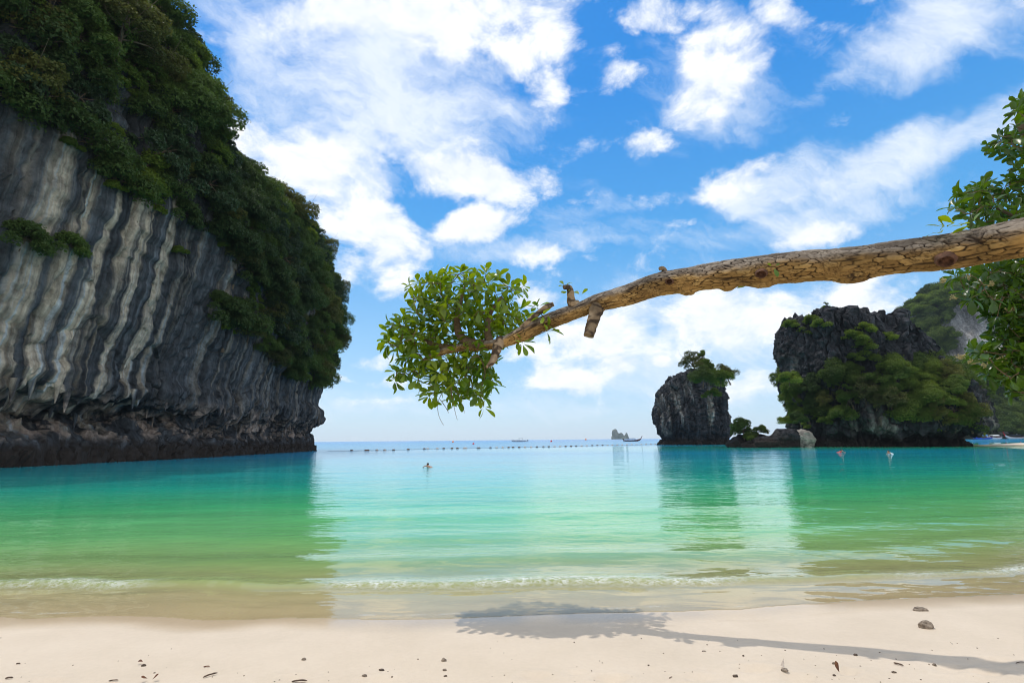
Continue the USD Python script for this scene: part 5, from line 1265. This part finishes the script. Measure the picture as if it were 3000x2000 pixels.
def stone(px, py, wpx, look, label, cat, squash=(1, .75, .6), seed=0, rough=.45, sink=.25):
    p = ground(px, py); r = wpx * (.37 if wpx < 30 else .5) / FPX * (p - EYE) @ fw
    v, f = blob_rock(r, 500 + seed, squash, 3, rough)
    v = v + vnormals(v, f) * (r * .12 * (ridged(v / r * 3, 2, seed) - .5))[:, None]
    return tag(obj('stone', (v + p + [0, 0, r * squash[2] * (1 - 2 * sink)], f), LOOK[look], smooth=35), label, cat)


stone(2712, 1838, 37, 'coral', 'rounded brown coral stone lying alone on the sand at the right', 'stone', (1, .75, .72), 1)
stone(2697, 1787, 38, 'coral', 'flat broken coral piece on the sand above the rounded stone', 'coral', (1, .6, .28), 2, .7)
stone(890, 1932, 17, 'coral', 'small brown stone on the sand left of centre', 'stone', (1, .8, .65), 3)
stone(1300, 1935, 19, 'coral', 'small orange-brown two-lobed stone on the sand near the middle', 'stone', (1, .8, .7), 4, .6)
stone(1303, 1963, 15, 'coral', 'small brown stone just below the two-lobed one', 'stone', (1, .7, .6), 5)
stone(1305, 1980, 13, 'dark_stone', 'small dark stone, lowest of the three in a column near the middle', 'stone', (1, .7, .5), 6)
stone(1118, 1963, 20, 'dark_stone', 'small black pebble with a ragged edge left of the column of stones', 'stone', (1, .5, .45), 7, .7)
stone(1068, 1979, 18, 'coral', 'small knobbly brown stone near the bottom left of centre', 'stone', (1, .7, .6), 8, .6)
stone(2300, 1964, 26, 'coral', 'brown stone with a pale pointed shell standing in it', 'stone', (1, .7, .5), 9, .6)
stone(2155, 1981, 18, 'dark_stone', 'small black knobbly stone at the bottom, left of the pale shell', 'stone', (1, .7, .6), 10, .6)
stone(2443, 1944, 11, 'coral', 'tiny grey stone on the shadow of the trunk', 'stone', (1, .8, .9), 11)
stone(2507, 1919, 15, 'dark_stone', 'tiny dark stone just above the shadow of the trunk', 'stone', (1, .7, .6), 12, .6)
stone(2178, 1921, 8, 'dark_stone', 'tiny black pebble below the shadow of the trunk near the middle', 'stone', (1, .8, .8), 13)
stone(2738, 1948, 14, 'coral', 'tiny brown stone at the bottom right, right of the dark stick', 'stone', (1, .7, .7), 14, .6)
stone(2620, 1969, 18, 'dark_stone', 'small dark stone right at the trunk shadow below the dark stick', 'stone', (1, .6, .4), 15, .7)
stone(2444, 1978, 12, 'dark_stone', 'tiny dark stone beside the reddish dead leaf', 'stone', (1, .8, .6), 16)
stone(420, 1950, 15, 'dark_stone', 'tiny dark stone in a crumbled clump at the left', 'stone', (1, .8, .7), 17, .7)
p = ground(2293, 1955); v, f = tm(trimesh.creation.cone(.013, .055, sections=10))
tag(obj('shell', (v @ trimesh.transformations.rotation_matrix(.25, [0, 1, 0])[:3, :3].T + p + [0, 0, .01], f), LOOK['shell'], smooth=30), 'pale pointed shell standing upright on the brown stone', 'shell')


def stick(px, py, lpx, ang, rpx, look, label, cat):
    p = ground(px, py); k = (p - EYE) @ fw / FPX; d = np.array([math.cos(ang), math.sin(ang), 0])
    n = 9; s = np.linspace(-.5, .5, n)[:, None] * lpx * k
    c = p + d * s + [0, 0, rpx * k * .8] + np.array([-d[1], d[0], 0]) * (np.sin(np.linspace(0, 3, n)) * lpx * k * .06)[:, None] + [0, 0, 1.0] * (np.sin(np.linspace(0, 2.6, n)) * lpx * k * .05)[:, None]
    v, f = tube(c, .62 * rpx * k * np.interp(np.linspace(0, 1, n), [0, .15, .5, .8, 1], [.45, 1.0, .8, .95, .35]), 8)
    v = v + vnormals(v, f) * (rpx * k * .35 * (fbm(v * 120, 2, 3) - .5))[:, None]
    tag(obj('stick', (v, f), LOOK[look], smooth=40), label, cat)


stick(877, 1998, 44, .05, 4, 'drift', 'dark driftwood piece at the bottom edge left of centre', 'driftwood')
stick(616, 1980, 38, .75, 4, 'drift', 'thin forked dark twig lying aslant at the bottom left', 'twig')
stick(2633, 1948, 24, -.95, 4, 'drift', 'dark stick lying aslant on the edge of the trunk shadow', 'stick')
stick(26, 1988, 20, .2, 4, 'drift', 'short dark chip of wood at the bottom left corner', 'driftwood')
stick(332, 1995, 26, .1, 3, 'drift', 'thin dark chip of wood at the bottom edge at the left', 'driftwood')
stick(605, 1954, 17, .15, 3, 'dead_leaf', 'small reddish splinter of wood left of the forked twig', 'driftwood')
stick(53, 1945, 12, .0, 3, 'drift', 'tiny dark splinter at the left edge above the corner chip', 'driftwood')
stick(2990, 1942, 30, .1, 2, 'drift', 'thin dark twig at the right edge', 'twig')
stick(2063, 1908, 12, -.1, 2, 'drift', 'tiny dark splinter below the trunk shadow near the middle', 'driftwood')
stick(1965, 1985, 14, .6, 2, 'drift', 'tiny pale twig at the bottom edge right of the middle', 'twig')
p = ground(2460, 1975); rg = np.random.default_rng(3)
v, f = leaf_shape(rg, .055, .03, -.7, .5)
Rm = trimesh.transformations.euler_matrix(-.2, -.75, 1.9, 'sxyz')[:3, :3]
tag(obj('dead_leaf', (v @ Rm.T + p + [0, 0, .015], f), LOOK['dead_leaf'], smooth=True), 'curled reddish dead leaf standing up in the sand at the bottom right', 'leaf')
for px, py, lb in ((432, 1994, 'brown dead leaf crumpled at the bottom edge, left one of a pair'), (445, 1997, 'brown dead leaf crumpled at the bottom edge, right one of a pair'), (418, 1945, 'brown crumpled leaf on the clump at the left')):
    p = ground(px, py); v, f = leaf_shape(rg, .04, .024, rg.uniform(-.5, .3), .6); Rm = trimesh.transformations.euler_matrix(rg.uniform(-.4, .4), rg.uniform(-.3, .1), rg.uniform(0, 6), 'sxyz')[:3, :3]
    tag(obj('dead_leaf', (v @ Rm.T + p + [0, 0, .018], f), LOOK['dead_leaf'], smooth=True), lb, 'leaf')
# tiny crumbs of coral and shell strewn over the dry sand
crumb = []
for k in range(8):
    pk = stage.CreateClassPrim(f'/World/{"coral_crumb" if k % 2 else "dark_crumb"}_kind_{"abcdefgh"[k]}')
    v, f = blob_rock(1.0, 600 + k, (1, .75, .55), 1, .6); obj('crumb', (v, f), LOOK['coral' if k % 2 else 'dark_stone'], pk); crumb.append(pk.GetPath())
rg = np.random.default_rng(29)
for i in range(90):
    px = rg.uniform(0, 3000) if i % 3 else rg.uniform(1700, 3000); py = 2000 - abs(rg.normal(0, 60)) if i % 4 else rg.uniform(1880, 2000)
    if py < 1840:
        continue
    p = ground(px, py); k = int(rg.integers(8)); r = rg.uniform(1.0, 2.6) / FPX * (p - EYE) @ fw * (1.5 if i % 11 == 0 else 1)
    thing('pebble', 'tiny pale coral crumb on the dry sand' if k % 2 else 'tiny dark crumb on the dry sand', 'pebble', loc=p + [0, 0, r * .2], rz=float(rg.uniform(0, 6)), scale=float(r), group='pale coral crumbs on the sand' if k % 2 else 'dark crumbs on the sand', ref=crumb[k])

# ------------------------------------------------------------------ the air: faint sea haze
LOOK['haze'] = usdkit.material(stage, '/World/Looks/sea_haze', {'v': ('principled_volume', {'color': (0.74, 0.88, 1.0), 'density': 0.00007, 'anisotropy': 0.1})}, [], volume='v.volume')
hb = trimesh.creation.box((13200, 13200, 148))
hv = np.array(hb.vertices) + [0, 0, 60]
tag(obj('haze', (hv, np.array(hb.faces)), LOOK['haze']), 'pale sea haze over the bay', kind='stuff')
